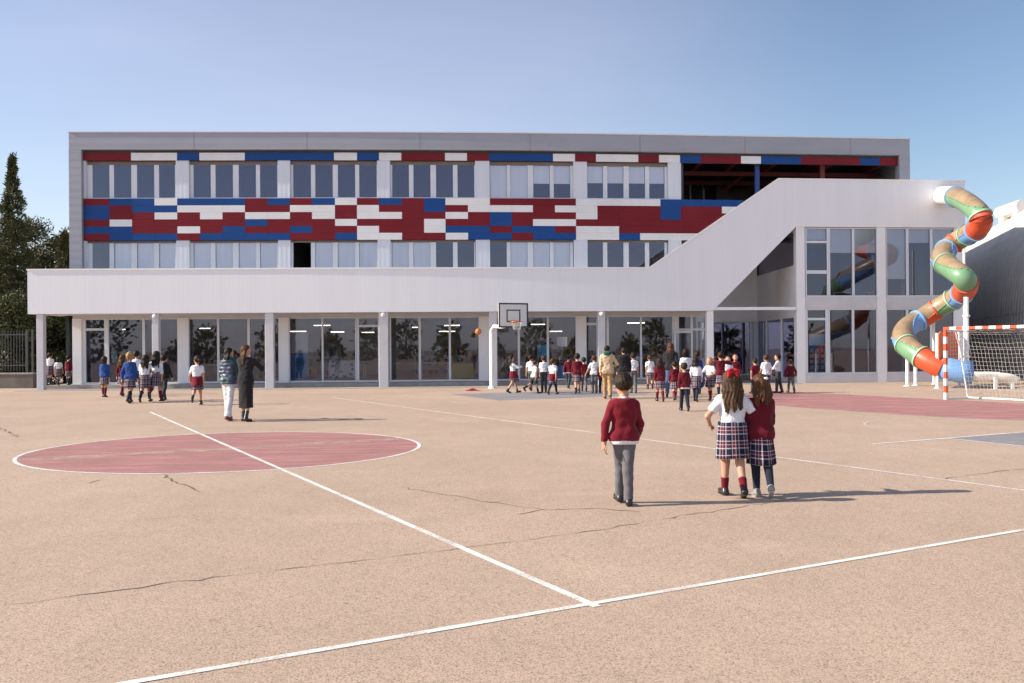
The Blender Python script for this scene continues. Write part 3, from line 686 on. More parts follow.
for px, d, w_, lab in ((236, 10, 2.2, 'white shelf unit with coloured books behind the left arcade glass'), (318, 11, 2.4, 'white shelf unit with coloured books behind the blue banner bay'), (440, 11, 2.6, 'white shelf unit with coloured books above the yellow cabinet'), (560, 10, 2.2, 'white shelf unit with coloured books behind the hoop bay'), (655, 10.5, 2.2, 'white shelf unit with coloured books left of the open door')):
    p = fpt(px, 370, d); o = empty('shelf_unit', (p.x, p.y, .16), lab, 'shelves', 'shelf units in the ground floor rooms')
    mb = MB(); mb.box(p.x - w_ / 2, p.x + w_ / 2, p.y + .30, p.y + .33, .16, 1.75)
    for z in (.18, .68, 1.18, 1.72): mb.box(p.x - w_ / 2, p.x + w_ / 2, p.y, p.y + .299, z, z + .03)
    for x in (-w_ / 2, w_ / 2 - .03): mb.box(p.x + x, p.x + x + .03, p.y - .002, p.y + .299, .16, 1.76)
    mb.build('case', M_TT, o); mb = MB()
    for z in (.21, .71, 1.21):
        x = p.x - w_ / 2 + .06
        while x < p.x + w_ / 2 - .25:
            ww = rn.uniform(.08, .22); mb.box(x, x + ww - .01, p.y + .03, p.y + .25, z, z + rn.uniform(.2, .42), rn.randrange(5)); x += ww + (rn.random() < .2) * .2
    mb.build('books', M_BK, o)
# posters stuck to the glass
M_POSB = M('poster_blue', (.07, .30, .45), .7, .15, 5); M_POSG = M('poster_green', (.28, .40, .36), .7, .2, 5)
def poster(px0, px1, y0, y1, m, label, d=F0 + .06, lines=True):
    a, b = fpt(px0, y0, d), fpt(px1, y1, d); o = empty('poster', ((a.x + b.x) / 2, a.y, b.z), label, 'poster')
    mb = MB(); mb.box(a.x, b.x, a.y, a.y + .004, b.z, a.z); mb.build('sheet', m, o)
poster(537, 549.5, 345, 357, M_POSB, 'pale blue poster on the glass right of the basketball pole')
poster(553, 574, 366, 377, M('poster_blue_dark', (.05, .18, .38), .7, .1, 4), 'wide deep blue poster low on the glass behind the walking boys')
poster(557, 567, 337, 346.5, M_PAPER, 'white paper sheet high on the glass above the deep blue poster')
poster(111.5, 117, 350, 363, M_POSG, 'narrow pale green notice on the glass right of the left door')
poster(119.5, 127, 351.5, 362, M('poster_cream', (.55, .47, .36), .7, .1, 4), 'small cream notice on the glass beside the pale green notice')
poster(93.5, 97.5, 354, 357, M_PAPER, 'small white note on the leftmost glass door')
# rack of leaflets behind the door of the right block
d = .34; a, b = fpt(809, 334, d), fpt(825, 371, d)
o = empty('leaflet_rack', ((a.x + b.x) / 2, a.y, .2), 'dark rack of pale blue leaflets under a white board behind the block door', 'rack')
zm = fpt(815, 345.5, d).z
mb = MB(); mb.box(a.x, b.x, a.y, a.y + .02, zm, a.z); mb.build('header_board', M('rack_header', (.50, .62, .68), .6, .05, 3), o)
mb = MB(); mb.box(a.x - .03, b.x + .03, a.y + .03, a.y + .3, .15, zm); mb.build('body', M('rack_dark', (.05, .06, .09), .6, .1, 3), o)
mb = MB()
for i in range(3):
    for j in range(5):
        x = a.x + .04 + i * (b.x - a.x) / 3; z = .35 + j * (zm - .4) / 5; mb.box(x, x + (b.x - a.x) / 3 - .09, a.y, a.y + .02, z, z + .15)
mb.build('leaflets', M('leaflets', (.20, .33, .42), .6, .25, 6), o)
# wooden cupboard and desk in the block
M_WOOD = M('cupboard_wood', (.17, .085, .04), .55, .2, 3, 0, 40, 0, .4, (1, 1, 6))
d = 2.2; a, b = fpt(834, 351, d), fpt(872, 375, d)
o = empty('wooden_cupboard', ((a.x + b.x) / 2, a.y, .14), 'low brown wooden cupboard standing inside the right glass block', 'cupboard')
mb = MB(); mb.box(a.x, b.x, a.y, a.y + .5, .22, a.z); mb.build('body', M_WOOD, o, bevel=.01)
mb = MB(); n = 4
for i in range(n):
    w_ = (b.x - a.x) / n; mb.box(a.x + i * w_ + .02, a.x + (i + 1) * w_ - .02, a.y - .02, a.y - .002, .27, a.z - .08)
mb.build('door_fronts', M_WOOD, o); mb = MB(); mb.box(a.x + .04, b.x - .04, a.y + .04, a.y + .46, .14, .22); mb.build('plinth', M_DARK, o)
d = 2.5; a, b = fpt(833, 279, d), fpt(874, 283, d); zfl = zl1 + .1
o = empty('office_desk', ((a.x + b.x) / 2, a.y, zfl), 'white office desk upstairs inside the right glass block', 'desk')
mb = MB(); mb.box(a.x, b.x, a.y, a.y + .7, zfl + .72, zfl + .75); mb.build('top', M_WHITEP, o)
for x in (a.x + .06, b.x - .06):
    mb = MB(); mb.box(x - .03, x + .03, a.y + .05, a.y + .65, zfl, zfl + .72); mb.build('leg', M_FRAME, o)
o = empty('office_chair', (a.x + .9, a.y - .4, zfl), 'blue office chair at the white desk upstairs', 'chair')
c = Vector((a.x + .9, a.y - .4, zfl)); mb = MB(); mb.box(c.x - .22, c.x + .22, c.y - .2, c.y + .2, c.z + .42, c.z + .48); mb.build('seat', M_BLUE, o, bevel=.02)
mb = MB(); mb.box(c.x - .2, c.x + .2, c.y - .26, c.y - .22, c.z + .55, c.z + 1.0); mb.build('backrest', M_BLUE, o, bevel=.015)
mb = MB(); mb.tube([c + Vector((0, 0, .08)), c + Vector((0, 0, .42))], .03, 6); mb.box(c.x - .02, c.x + .02, c.y - .27, c.y - .2, c.z + .45, c.z + .6)
for i in range(5): mb.tube([c + Vector((0, 0, .09)), c + Vector((math.cos(i * 1.257) * .28, math.sin(i * 1.257) * .28, .04))], .02, 5)
mb.build('base', M_DARK, o)
# ================================================================== street furniture and play equipment
M_PWM = M('white_gloss_metal', (.78, .78, .77), .35, .04, 3)
M_ORANGE = M('slide_orange', (.55, .075, .025), .42, .08, 2, spec=.5); M_SBLUE = M('slide_blue', (.15, .31, .58), .42, .08, 2, spec=.5)
M_SGREEN = M('slide_green', (.14, .27, .15), .42, .10, 2, spec=.5); M_TAN = M('slide_translucent_tan', (.29, .205, .12), .34, .22, 3.0, spec=.6)
M_SWHITE = M('slide_white', (.76, .74, .70), .3, .05, 2, spec=.5); M_FLG = M('slide_flange_green', (.30, .48, .34), .35, .05, 2); M_FLB = M('slide_flange_blue', (.22, .45, .75), .35, .05, 2)

# --- corkscrew tube slide
way = [(938, 196, 41.3), (950, 195.5, 39.6), (961, 199, 37.8), (974, 208, 36.4), (982.5, 219, 35.8), (977.5, 229.5, 36.6), (966, 235.5, 37.7), (954, 243, 38.2), (944.5, 251, 37.9), (941.5, 259.5, 37.0), (949, 267, 36.0), (959.5, 274, 35.2),
       (965, 279.5, 35.0), (967, 287.5, 35.6), (962, 293.5, 36.4), (953, 299.5, 36.9), (938, 308.5, 37.4), (922, 318.5, 37.6), (907, 327, 37.3), (902, 338, 36.4), (910, 349, 35.6), (923, 358, 35.0), (938, 366, 34.6), (951, 371.5, 34.4), (962, 374, 34.3)]
WP = [at(*w) for w in way]
def catmull(P, n):
    out = []
    for i in range(len(P) - 1):
        p0, p1, p2, p3 = P[max(i - 1, 0)], P[i], P[i + 1], P[min(i + 2, len(P) - 1)]
        for k in range(n):
            t = k / n
            out.append(.5 * ((2 * p1) + (p2 - p0) * t + (2 * p0 - 5 * p1 + 4 * p2 - p3) * t * t + (3 * p1 - p0 - 3 * p2 + p3) * t ** 3))
    out.append(P[-1]); return out
NS = 8; PATH = catmull(WP, NS)
for _ in range(14): PATH = [PATH[0]] + [(PATH[i - 1] + PATH[i] * 2 + PATH[i + 1]) / 4 for i in range(1, len(PATH) - 1)] + [PATH[-1]]
slide = empty('tube_slide', tuple(gnd(940, 388)), 'tall corkscrew tube slide in green, orange, blue and tan leaving the white wall', 'slide')
RT = .395
def frames(P):
    T = [(P[min(i + 1, len(P) - 1)] - P[max(i - 1, 0)]).normalized() for i in range(len(P))]
    out = []
    for t in T:
        s = t.cross(Vector((0, 0, 1))).normalized(); out.append((s, s.cross(t).normalized()))
    return T, out
TT, FR = frames(PATH)
TANDIR = Vector((-.05, .30, .94)).normalized()
def section(i0, i1, base, upper, thr=.10, name='tube_section'):
    c = (i0 + i1) / 2 / NS; TANDIR = (Vector((.15, .62, .77)) if (c < 3.4 or 8.6 < c < 12.5 or c > 18.2) else Vector((-.35, -.25, .90))).normalized()
    mb = MB(); n = 32; vs = []; half = math.acos(thr); nu = 15
    angs = [-half + 2 * half * j / nu for j in range(nu)] + [half + (2 * math.pi - 2 * half) * j / (n - nu) for j in range(n - nu)]
    for i in range(i0, i1 + 1):
        tn = (TANDIR - TT[i] * TANDIR.dot(TT[i])).normalized(); b2 = TT[i].cross(tn)
        for a in angs: vs.append(PATH[i] + tn * math.cos(a) * RT + b2 * math.sin(a) * RT)
    mb.add(vs, [])
    for i in range(i1 - i0):
        for j in range(n):
            mb.f.append((i * n + j, i * n + (j + 1) % n, (i + 1) * n + (j + 1) % n, (i + 1) * n + j)); mb.m.append(1 if upper and j < nu else 0)
    sec = mb.build(name, [base, M_TAN if upper else base], slide, smooth=True)
    if upper:
        mb = MB(); e0, e1 = [], []
        for i in range(i0, i1 + 1):
            tn = TANDIR - TT[i] * TANDIR.dot(TT[i]); tn.normalize(); b2 = TT[i].cross(tn)
            for lst, sg in ((e0, 1), (e1, -1)): lst.append(PATH[i] + (tn * thr + b2 * sg * math.sqrt(1 - thr * thr)) * (RT + .004))
        for e in (e0, e1):
            mb.tube(e, .018, 6)
            L_ = 0
            for q in range(1, len(e)):
                L_ += (e[q] - e[q - 1]).length
                if L_ > .16: mb.sphere(e[q], .032, 4); L_ = 0
        mb.build('seam_flange', base, sec)
    return sec
def flange(i, m):
    P0, t = PATH[i], TT[i]; mb = MB()
    mb.tube([P0 - t * .035, P0 - t * .034, P0 + t * .034, P0 + t * .035], RT, 32, rfun=lambda f: RT + (.002 if f in (0, 1) else .045), cap=False)
    o = mb.build('joint_flange', m, slide, smooth=False)
idx = lambda k: int(round(k * NS))
SEC = [(0, 1.45, M_SWHITE, False), (1.45, 3.7, M_SGREEN, True), (3.7, 5.1, M_ORANGE, False), (5.1, 5.9, M_SBLUE, True), (5.9, 7.0, M_SGREEN, True), (7.0, 7.9, M_ORANGE, True), (7.9, 9.6, M_SBLUE, True), (9.6, 12.4, M_SGREEN, True), (12.4, 14.0, M_ORANGE, False),
       (14.0, 15.0, M_SBLUE, True), (15.0, 16.1, M_SGREEN, True), (16.1, 17.2, M_ORANGE, True), (17.2, 19.6, M_SBLUE, True), (19.6, 20.9, M_SGREEN, True), (20.9, 22.2, M_ORANGE, False)]
FL = [M_FLB, M_FLG, M_FLB, M_FLG, M_ORANGE, M_FLB, M_FLG, M_ORANGE, M_FLB, M_FLG, M_ORANGE, M_FLB, M_FLG, M_FLG, M_ORANGE]
for (a, b, m, up), fm in zip(SEC, FL):
    section(idx(a), idx(b), m, up); flange(idx(b), fm)
# wall collar
mb = MB(); t = TT[0]; mb.tube([PATH[0] - t * .02, PATH[0] + t * .06], RT + .06, 32); mb.build('wall_collar', M_SWHITE, slide)
# blue end tube and white run-out trough
e0 = PATH[idx(22.2)]; e1 = at(962, 372.0, 34.2); e2 = at(972, 372.5, 34.1)
mb = MB(); mb.tube([e0, e0.lerp(e1, .5), e1, e2], RT + .015, 32, cap=False); o = mb.build('end_tube', M_SBLUE, slide, smooth=True)
sm = o.modifiers.new('Solidify', 'SOLIDIFY'); sm.thickness = .04
def trough(pix, r, name):
    P = [at(*p) for p in pix]; P = catmull(P, 6); T, Fm = frames(P); mb = MB(); n = 14; vs = []
    for i, p in enumerate(P):
        s, u = Fm[i]
        for j in range(n + 1):
            a = math.pi * (1.0 + j / n); vs.append(p + s * math.cos(a) * r + u * (math.sin(a) * r * .75 + .05))
    mb.add(vs, [(i * (n + 1) + j, i * (n + 1) + j + 1, (i + 1) * (n + 1) + j + 1, (i + 1) * (n + 1) + j) for i in range(len(P) - 1) for j in range(n)])
    o = mb.build(name, M_SWHITE, slide, smooth=True); m = o.modifiers.new('Solidify', 'SOLIDIFY'); m.thickness = .05; m.offset = 0
    return o
trough([(963, 372.5, 34.3), (978, 373, 34.1), (994, 373.5, 34.0), (1004, 374.5, 33.9), (1012, 378.5, 33.9)], .46, 'run_out')
a = at(995.5, 382, 33.6); mb = MB()
mb.box(a.x - .05, a.x + .05, a.y - .04, a.y + .04, 0, .50); mb.box(a.x + .55, a.x + .65, a.y - .04, a.y + .04, 0, .42); mb.box(a.x - .05, a.x + .65, a.y - .03, a.y + .03, .42, .46)
mb.build('run_out_support', M_SWHITE, slide)
# orange board at the lower end with its post
b0 = at(938.5, 366, 34.3); b1 = at(958, 366, 35.0); zt = at(948, 331.5, 34.5).z
mb = MB(); ax = (b1 - b0); ax.z = 0; wd = ax.length; ax.normalize(); ay = Vector((-ax.y, ax.x, 0))
pl = [(0, .75), (wd, .75), (wd, zt - .12), (wd - .12, zt), (.12, zt), (0, zt - .12)]
vs = [Vector((b0.x, b0.y, 0)) + ax * x + Vector((0, 0, z)) + ay * k for k in (-.02, .02) for x, z in pl]
mb.add(vs, [tuple(range(6)), tuple(range(11, 5, -1))] + [(i, i + 6, (i + 1) % 6 + 6, (i + 1) % 6)[::-1] for i in range(6)]); mb.build('end_board', M('board_orange_red', (.62, .13, .05), .45, .1, 2), slide)
for px, py0, py1, Y, r in ((937, 333, 389, 34.4, .055), (958.8, 332, 386, 35.2, .05), (907.3, 350, 385.5, 36.4, .07), (915.5, 354, 384, 36.9, .07), (966.2, 297, 390, 34.9, .085), (933.5, 313, 384, 38.0, .05), (964, 240, 382, 38.9, .05)):
    p = at(px, py0, Y); mb = MB(); mb.tube([(p.x, Y, 0), (p.x, Y, p.z)], r, 12); mb.tube([(p.x, Y, 0), (p.x, Y, .025)], r * 2.1, 12)
    if r > .08:
        for zz in (2.6, 1.1): mb.tube([(p.x, Y, zz), (p.x, Y, zz + .07)], r * 1.5, 12)
    mb.build('post', M_PWM, slide, smooth=False)

# --- goal with net
M_GRED = M('goal_red_paint', (.60, .075, .025), .4, .08, 3); M_NET = M('net_cord', (.50, .48, .44), .8, .1, 4)
goal = empty('handball_goal', tuple((GP + G2) / 2), 'handball goal with orange and white striped posts and white net on the red court', 'goal')
def striped(p, q, n, name, first=1, h=.04):
    p, q = Vector(p), Vector(q); ax = (q - p).normalized(); ref = Vector((0, 0, 1)) if abs(ax.z) < .5 else GD; a2 = ax.cross(ref).normalized(); a3 = ax.cross(a2); mb = MB(); L_ = (q - p).length / n
    for i in range(n): mb.obox(p + ax * (L_ * (i + .5)), ax, a2, a3, L_ / 2 - (.0 if i else 0), h, h, (i + first) % 2)
    return mb.build(name, [M_GRED, M_PWM], goal)
U = Vector((0, 0, 1))
striped(GP, GP + U * 2.0, 10, 'goal_post'); striped(G2, G2 + U * 2.0, 10, 'goal_post')
striped(GP + U * 2.04 - GD * .04, G2 + U * 2.04 + GD * .04, 15, 'crossbar', 0)
for q in (GP, G2):
    mb = MB(); mb.tube([q + U * 1.98, q + GB * .45 + U * 1.95], .02, 8); mb.tube([q + GB * .45 + U * 1.95, q + GB * .62 + U * 1.55, q + GB * 1.0 + U * .03], .022, 8); mb.tube([q + U * .03, q + GB * 1.0 + U * .03], .022, 8); mb.build('side_frame', M_PWM, goal)
mb = MB(); mb.tube([GP + GB * 1.0 + U * .03, G2 + GB * 1.0 + U * .03], .024, 8); mb.build('ground_bar', M_PWM, goal)
# net: top, back and two sides, as knotted cords
mb = MB(); ST = .115; NR = .0042; rn = random.Random(3)
prof = [(0, 1.97), (.45, 1.93), (.62, 1.53), (1.0, .05)]
def onprof(s):
    segs = [((prof[i][0], prof[i][1]), (prof[i + 1][0], prof[i + 1][1])) for i in range(3)]
    for a, b in segs:
        l = math.hypot(b[0] - a[0], b[1] - a[1])
        if s <= l: return a[0] + (b[0] - a[0]) * s / l, a[1] + (b[1] - a[1]) * s / l
        s -= l
    return prof[-1]
TOT = sum(math.hypot(prof[i + 1][0] - prof[i][0], prof[i + 1][1] - prof[i][1]) for i in range(3))
nw, nh = int(3 / ST), int(TOT / ST)
def npt(i, k):
    x, z = onprof(k * TOT / nh); sag = .10 * math.sin(math.pi * i / nw) * math.sin(math.pi * k / nh)
    return GP + GD * (3 * i / nw) + GB * (x - sag * .2) + U * (z - sag * (1 if k < nh * .4 else .25)) + Vector((rn.uniform(-.012, .012),) * 3)
grid = [[npt(i, k) for k in range(nh + 1)] for i in range(nw + 1)]
for i in range(nw + 1): mb.tube(grid[i], NR, 3, cap=False)
for k in range(nh + 1): mb.tube([grid[i][k] for i in range(nw + 1)], NR, 3, cap=False)
for q in (GP, G2):
    for j in range(1, 18):
        z = 1.95 * j / 18; x = 1.0 if z < .05 else (1.0 - .38 * (z - .05) / 1.48 if z < 1.53 else .62 - .17 * (z - 1.53) / .4)
        mb.tube([q + U * z, q + GB * x + U * z], NR, 3, cap=False)
    for j in range(1, 9):
        x = j * ST; zt_ = 1.95 if x < .45 else (1.53 + (.62 - x) / .17 * .4 if x < .62 else .05 + (1.0 - x) / .38 * 1.48)
        mb.tube([q + GB * x + U * .03, q + GB * x + U * zt_], NR, 3, cap=False)
mb.build('net', M_NET, goal)

# --- basketball hoop
hp = gnd(492, 388.3); YH = hp.y
hoop = empty('basketball_hoop', tuple(hp), 'white basketball hoop on a curved pole with a black edged backboard', 'basketball hoop')
zc = at(492, 329, YH).z; bc = at(513.2, 315.3, YH - 1.35); r_ = DS.copy(); r_ = Vector((.93, .37, 0)).normalized(); fwd = Vector((r_.y, -r_.x, 0))
mb = MB(); mb.tube([hp + U * .0, hp + U * (zc - .25)], .085, 14); mb.build('pole', M_PWM, hoop, smooth=False)
mb = MB(); mb.tube([hp, hp + U * .10], .17, 14, rfun=lambda f: .17 if f < .5 else .11); mb.build('pole_base', M_PWM, hoop)
mb = MB(); top = Vector((hp.x, hp.y, zc)); bb = bc - fwd * .06
mb.tube([top - U * .3, top - U * .06, top + (bb - top) * .12 + U * .04, top.lerp(Vector((bb.x, bb.y, zc + .12)), .5), Vector((bb.x, bb.y, zc + .2))], .075, 12); mb.tube([Vector((bb.x, bb.y, zc + .2)) - fwd * .02 , bb + U * .1], .05, 8); mb.build('arm', M_PWM, hoop, smooth=False)
bw, bh = .60, .465
mb = MB(); mb.obox(bc, r_, fwd, U, bw, .02, bh); bo = mb.build('backboard', M('backboard_white', (.66, .65, .62), .5, .05, 2), hoop)
def rect(c, w, h, t, off):
    mb = MB()
    for dx, dz, sx, sz in ((0, h - t / 2, w, t / 2), (0, -h + t / 2, w, t / 2), (-w + t / 2, 0, t / 2, h - t), (w - t / 2, 0, t / 2, h - t)):
        mb.obox(c + r_ * dx + U * dz + fwd * off, r_, fwd, U, sx, .004, sz)
    return mb.build('border', M('black_paint', (.03, .03, .032), .5, .1, 3), bo)
rect(bc, bw, bh, .055, .024); rect(bc + U * -.02, .28, .235, .045, .024)
rz = bc.z - .25; rc = Vector((bc.x, bc.y, rz)) + fwd * .36
mb = MB(); mb.tube([rc + r_ * math.cos(a) * .225 + fwd * math.sin(a) * .225 for a in [i * math.pi / 14 for i in range(29)]], .014, 8, cap=False)
mb.obox(rc - fwd * .29, r_, fwd, U, .07, .06, .05); mb.build('rim', M('rim_orange', (.55, .12, .03), .4, .1, 3), hoop)
mb = MB()
for i in range(12):
    a, b = i * math.pi / 6, (i + .5) * math.pi / 6
    for sg in (1, -1):
        mb.tube([rc + (r_ * math.cos(a + sg * k * .26) + fwd * math.sin(a + sg * k * .26)) * (.22 - .035 * k) - U * (.10 * k) for k in range(4)], .006, 3, cap=False)
mb.build('net', M_NET, hoop)
# ball in the air
bp = at(478.4, 331.6, 36.5); mb = MB(); mb.sphere(bp, .122, 12); 
ball = mb.build('basketball', M('ball_orange', (.55, .17, .03), .6, .1, 6, .3, 60), loc=tuple(bp), smooth=True); tag(ball, 'orange basketball in mid air left of the white hoop', 'ball')
mb = MB(); mb.tube([bp + Vector((math.cos(a), 0, math.sin(a))) * .1225 for a in [i * math.pi / 12 for i in range(25)]], .004, 4); mb.tube([bp + Vector((0, math.cos(a), math.sin(a))) * .1225 for a in [i * math.pi / 12 for i in range(25)]], .004, 4); 
o = mb.build('seam', M_DARK, ball)
# dropped sweater
gp = gnd(472.3, 390.8); mb = MB(); n = 22; m_ = 10; rn = random.Random(5); vs = []
for i in range(m_ + 1):
    for j in range(n):
        a = 2 * math.pi * j / n; f = i / m_; rx = .30 * (1 + .18 * math.sin(3 * a + 1) + .1 * math.sin(5 * a)); ry = .17 * (1 + .2 * math.sin(2 * a))
        h = .055 * (math.cos(f * math.pi / 2)) * (1 + .5 * math.sin(4 * a + 5 * f) + .3 * math.sin(9 * f + 2 * a))
        vs.append(gp + Vector((math.cos(a) * rx * f, math.sin(a) * ry * f, max(.006, h))))
mb.add(vs, [(i * n + j, (i + 1) * n + j, (i + 1) * n + (j + 1) % n, i * n + (j + 1) % n) for i in range(m_) for j in range(n)] + [tuple((m_ * n + j) for j in range(n))])
tag(mb.build('dropped_sweater', M('dropped_sweater', (.30, .02, .03), .9, .2, 6), loc=tuple(gp), smooth=True), 'crumpled red sweater dropped on the ground left of the hoop pole', 'sweater')

# --- barrel-roofed hall on the right
M_HALL = M('corrugated_steel', (.52, .48, .42), .5, .10, .5, spec=.5)
M_HALLR = M_HALL
ha = Vector((.275, .9614, 0)); hn = Vector((-.9614, .275, 0)); h0 = Vector((24.2, 42.6, 0)); HLEN, HW, HH = 46, 8.0, 11.7
hall = empty('barrel_vault_hall', tuple(h0), 'long grey hall with a corrugated barrel roof behind the tube slide', 'hall')
prof = [(0, 0), (.02, 1.5), (.05, 3.0)] + [(HW - HW * math.cos(t) * .994, 3.0 + (HH - 3.0) * math.sin(t)) for t in [i * math.pi / 2 / 16 for i in range(1, 17)]]
prof = prof + [(2 * HW - x, z) for x, z in prof[-2::-1]]
mb = MB(); pitch = .62; ns = int(HLEN / pitch) * 4; vs = []
for i in range(ns + 1):
    k = (0, .10, .10, 0)[i % 4]; s = (i // 4 + (0, .18, .5, .68)[i % 4]) * pitch
    for j, (x, z) in enumerate(prof):
        a, b = prof[max(j - 1, 0)], prof[min(j + 1, len(prof) - 1)]; tx, tz = b[0] - a[0], b[1] - a[1]; l = math.hypot(tx, tz)
        vs.append(h0 + ha * s - hn * (x - tz / l * k * 1) + U * (z + tx / l * k))
n = len(prof)
mb.add(vs, [(i * n + j, i * n + j + 1, (i + 1) * n + j + 1, (i + 1) * n + j) for i in range(ns) for j in range(n - 1)])
mb.build('vault', M_HALL, hall)
mb = MB(); mb.add([h0 - ha * .02 - hn * x + U * z for x, z in prof], [tuple(range(n))]); mb.add([h0 + ha * (HLEN + .02) - hn * x + U * z for x, z in prof], [tuple(range(n - 1, -1, -1))]); mb.build('gable_wall', M_HALL, hall)
mb = MB()
for z in (1.2, 3.2, 5.0):
    x = min(p[0] for p in prof if p[1] >= z - .2); q = h0 - hn * (x - .06) + U * z; mb.tube([q, q + ha * HLEN], .03, 5)
mb.build('cross_rail', M_FRAME, hall)
v0 = at(1000, 213.5, 66); v1 = at(1022.5, 206, 63.5)
mb = MB(); axv = (v1 - v0).normalized(); mb.tube([v0, v0 + axv * .04, v1 - axv * .04, v1], .46, 16); mb.build('roof_vent', M_SWHITE, hall)
for f in (.2, .8): q = v0.lerp(v1, f); mb = MB(); mb.box(q.x - .25, q.x + .25, q.y - .3, q.y + .3, q.z - 1.5, q.z - .3); mb.build('vent_curb', M_SWHITE, hall)

# --- fence on a low wall at the far left
M_STONE = M('rendered_wall', (.15, .13, .115), .9, .22, 1.5, .4, 12); M_IRON = M('dark_iron', (.06, .06, .065), .5, .1, 3)
fy = 40.6; fx0, fx1 = -40, at(33, 380, fy).x
lw = empty('low_wall', ((fx0 + fx1) / 2, fy, 0), 'low rendered wall under the metal fence beside the school', 'wall')
mb = MB(); mb.box(fx0, fx1, fy, fy + .3, 0, .60); mb.build('wall_body', M_STONE, lw); mb = MB(); mb.box(fx0 - .03, fx1 + .03, fy - .03, fy + .33, .60, .67); mb.build('coping', M_CONC, lw)
fe = empty('metal_fence', ((fx0 + fx1) / 2, fy + .15, .67), 'grey metal bar fence with gate post on the low wall', 'fence')
zt = at(15, 331, fy).z; mb = MB()
for z in (.95, zt - .18): mb.box(fx0, fx1 - .3, fy + .13, fy + .17, z, z + .045)
x = fx0
while x < fx1 - .3: mb.box(x, x + .025, fy + .138, fy + .162, .74, zt); x += .125
mb.build('bar_panel', M_IRON, fe)
for px in (25.5, 31):
    x = at(px, 350, fy).x; mb = MB(); mb.box(x - .04, x + .04, fy + .11, fy + .19, .67, zt + .06); mb.build('post', M_IRON, fe)
for x in (-23, -26, -29, -32, -35, -38): mb = MB(); mb.box(x - .04, x + .04, fy + .11, fy + .19, .67, zt); mb.build('post', M_IRON, fe)
# ================================================================== trees
def mat_leaf(name, c0, c1, c2):
    m, t, N, L, b = nt(name); b.inputs['Roughness'].default_value = .6; b.inputs['Specular IOR Level'].default_value = .25
    g = N.new('ShaderNodeNewGeometry'); r = ramp(N, L, g.outputs['Random Per Island'], [(.0, c0), (.5, c1), (1, c2)]); L.new(r.outputs['Color'], b.inputs['Base Color'])
    return m
M_CON = mat_leaf('conifer_leaf', (.040, .050, .020), (.075, .085, .034), (.13, .125, .055))
M_BUSH = mat_leaf('olive_leaf', (.050, .058, .024), (.095, .098, .040), (.17, .15, .066))
M_CYP = mat_leaf('cypress_leaf', (.045, .055, .020), (.085, .085, .030), (.14, .125, .050))
M_BARK = M('bark', (.075, .055, .040), .95, .3, 6, .5, 14)
def leaf_quad(mb, p, d, w, l, rnd):
    d = d.normalized(); s = d.cross(Vector((rnd.uniform(-1, 1), rnd.uniform(-1, 1), rnd.uniform(-1, 1)))).normalized()
    mb.add([p - s * w * .3, p + d * l * .5 - s * w, p + d * l, p + d * l * .5 + s * w], [(0, 1, 2, 3)])
def trunk_of(root, base, h, r, rnd):
    mb = MB(); P = [Vector(base) + Vector((rnd.uniform(-.06, .06) * i, rnd.uniform(-.06, .06) * i, h * i / 6)) for i in range(7)]
    mb.tube(P, r, 8, rfun=lambda f: r * (1 - .85 * f) + .02); return P, mb
def conifer(x, y, h, rmax, label, seed, z_low=.6, dens=1.0, m=M_CON, power=1.05, droop=.25, group='trees beside the school'):
    rnd = random.Random(seed); root = empty('conifer_tree', (x, y, 0), label, 'tree', group)
    P, tb = trunk_of(root, (x, y, 0), h * .97, .19 * h / 11, rnd); mb = MB()
    nb = int(230 * dens)
    for i in range(nb):
        f = (i + rnd.random()) / nb; z = z_low + (h - z_low) * (1 - (1 - f) ** 1.0)
        rr = rmax * (1 - f) ** power * rnd.uniform(.55, 1.15) + .03
        a = rnd.uniform(0, 2 * math.pi); d = Vector((math.cos(a), math.sin(a), rnd.uniform(-.1, .35)))
        b0 = Vector((x, y, z)); 
        if i % 4 == 0: tb.tube([b0, b0 + d * rr * .5, b0 + d * rr * .85 - U * droop * rr * .3], .03, 4, rfun=lambda q: .035 * (1 - q) + .008)
        n = int(24 + rr * 60)
        for k in range(n):
            t = rnd.random() ** .6; p = b0 + d * rr * t - U * droop * rr * t * t + Vector((rnd.gauss(0, .03 + .045 * rr), rnd.gauss(0, .03 + .045 * rr), rnd.gauss(0, .07)))
            leaf_quad(mb, p, d + Vector((rnd.gauss(0, .5), rnd.gauss(0, .5), rnd.gauss(.25, .45))), rnd.uniform(.018, .036), rnd.uniform(.10, .22), rnd)
    for k in range(60): leaf_quad(mb, Vector((x + rnd.gauss(0, .05), y + rnd.gauss(0, .05), h * rnd.uniform(.95, 1.01))), Vector((rnd.gauss(0, .4), rnd.gauss(0, .4), 1)), .03, .25, rnd)
    tb.build('trunk', M_BARK, root); mb.build('crown', m, root); return root
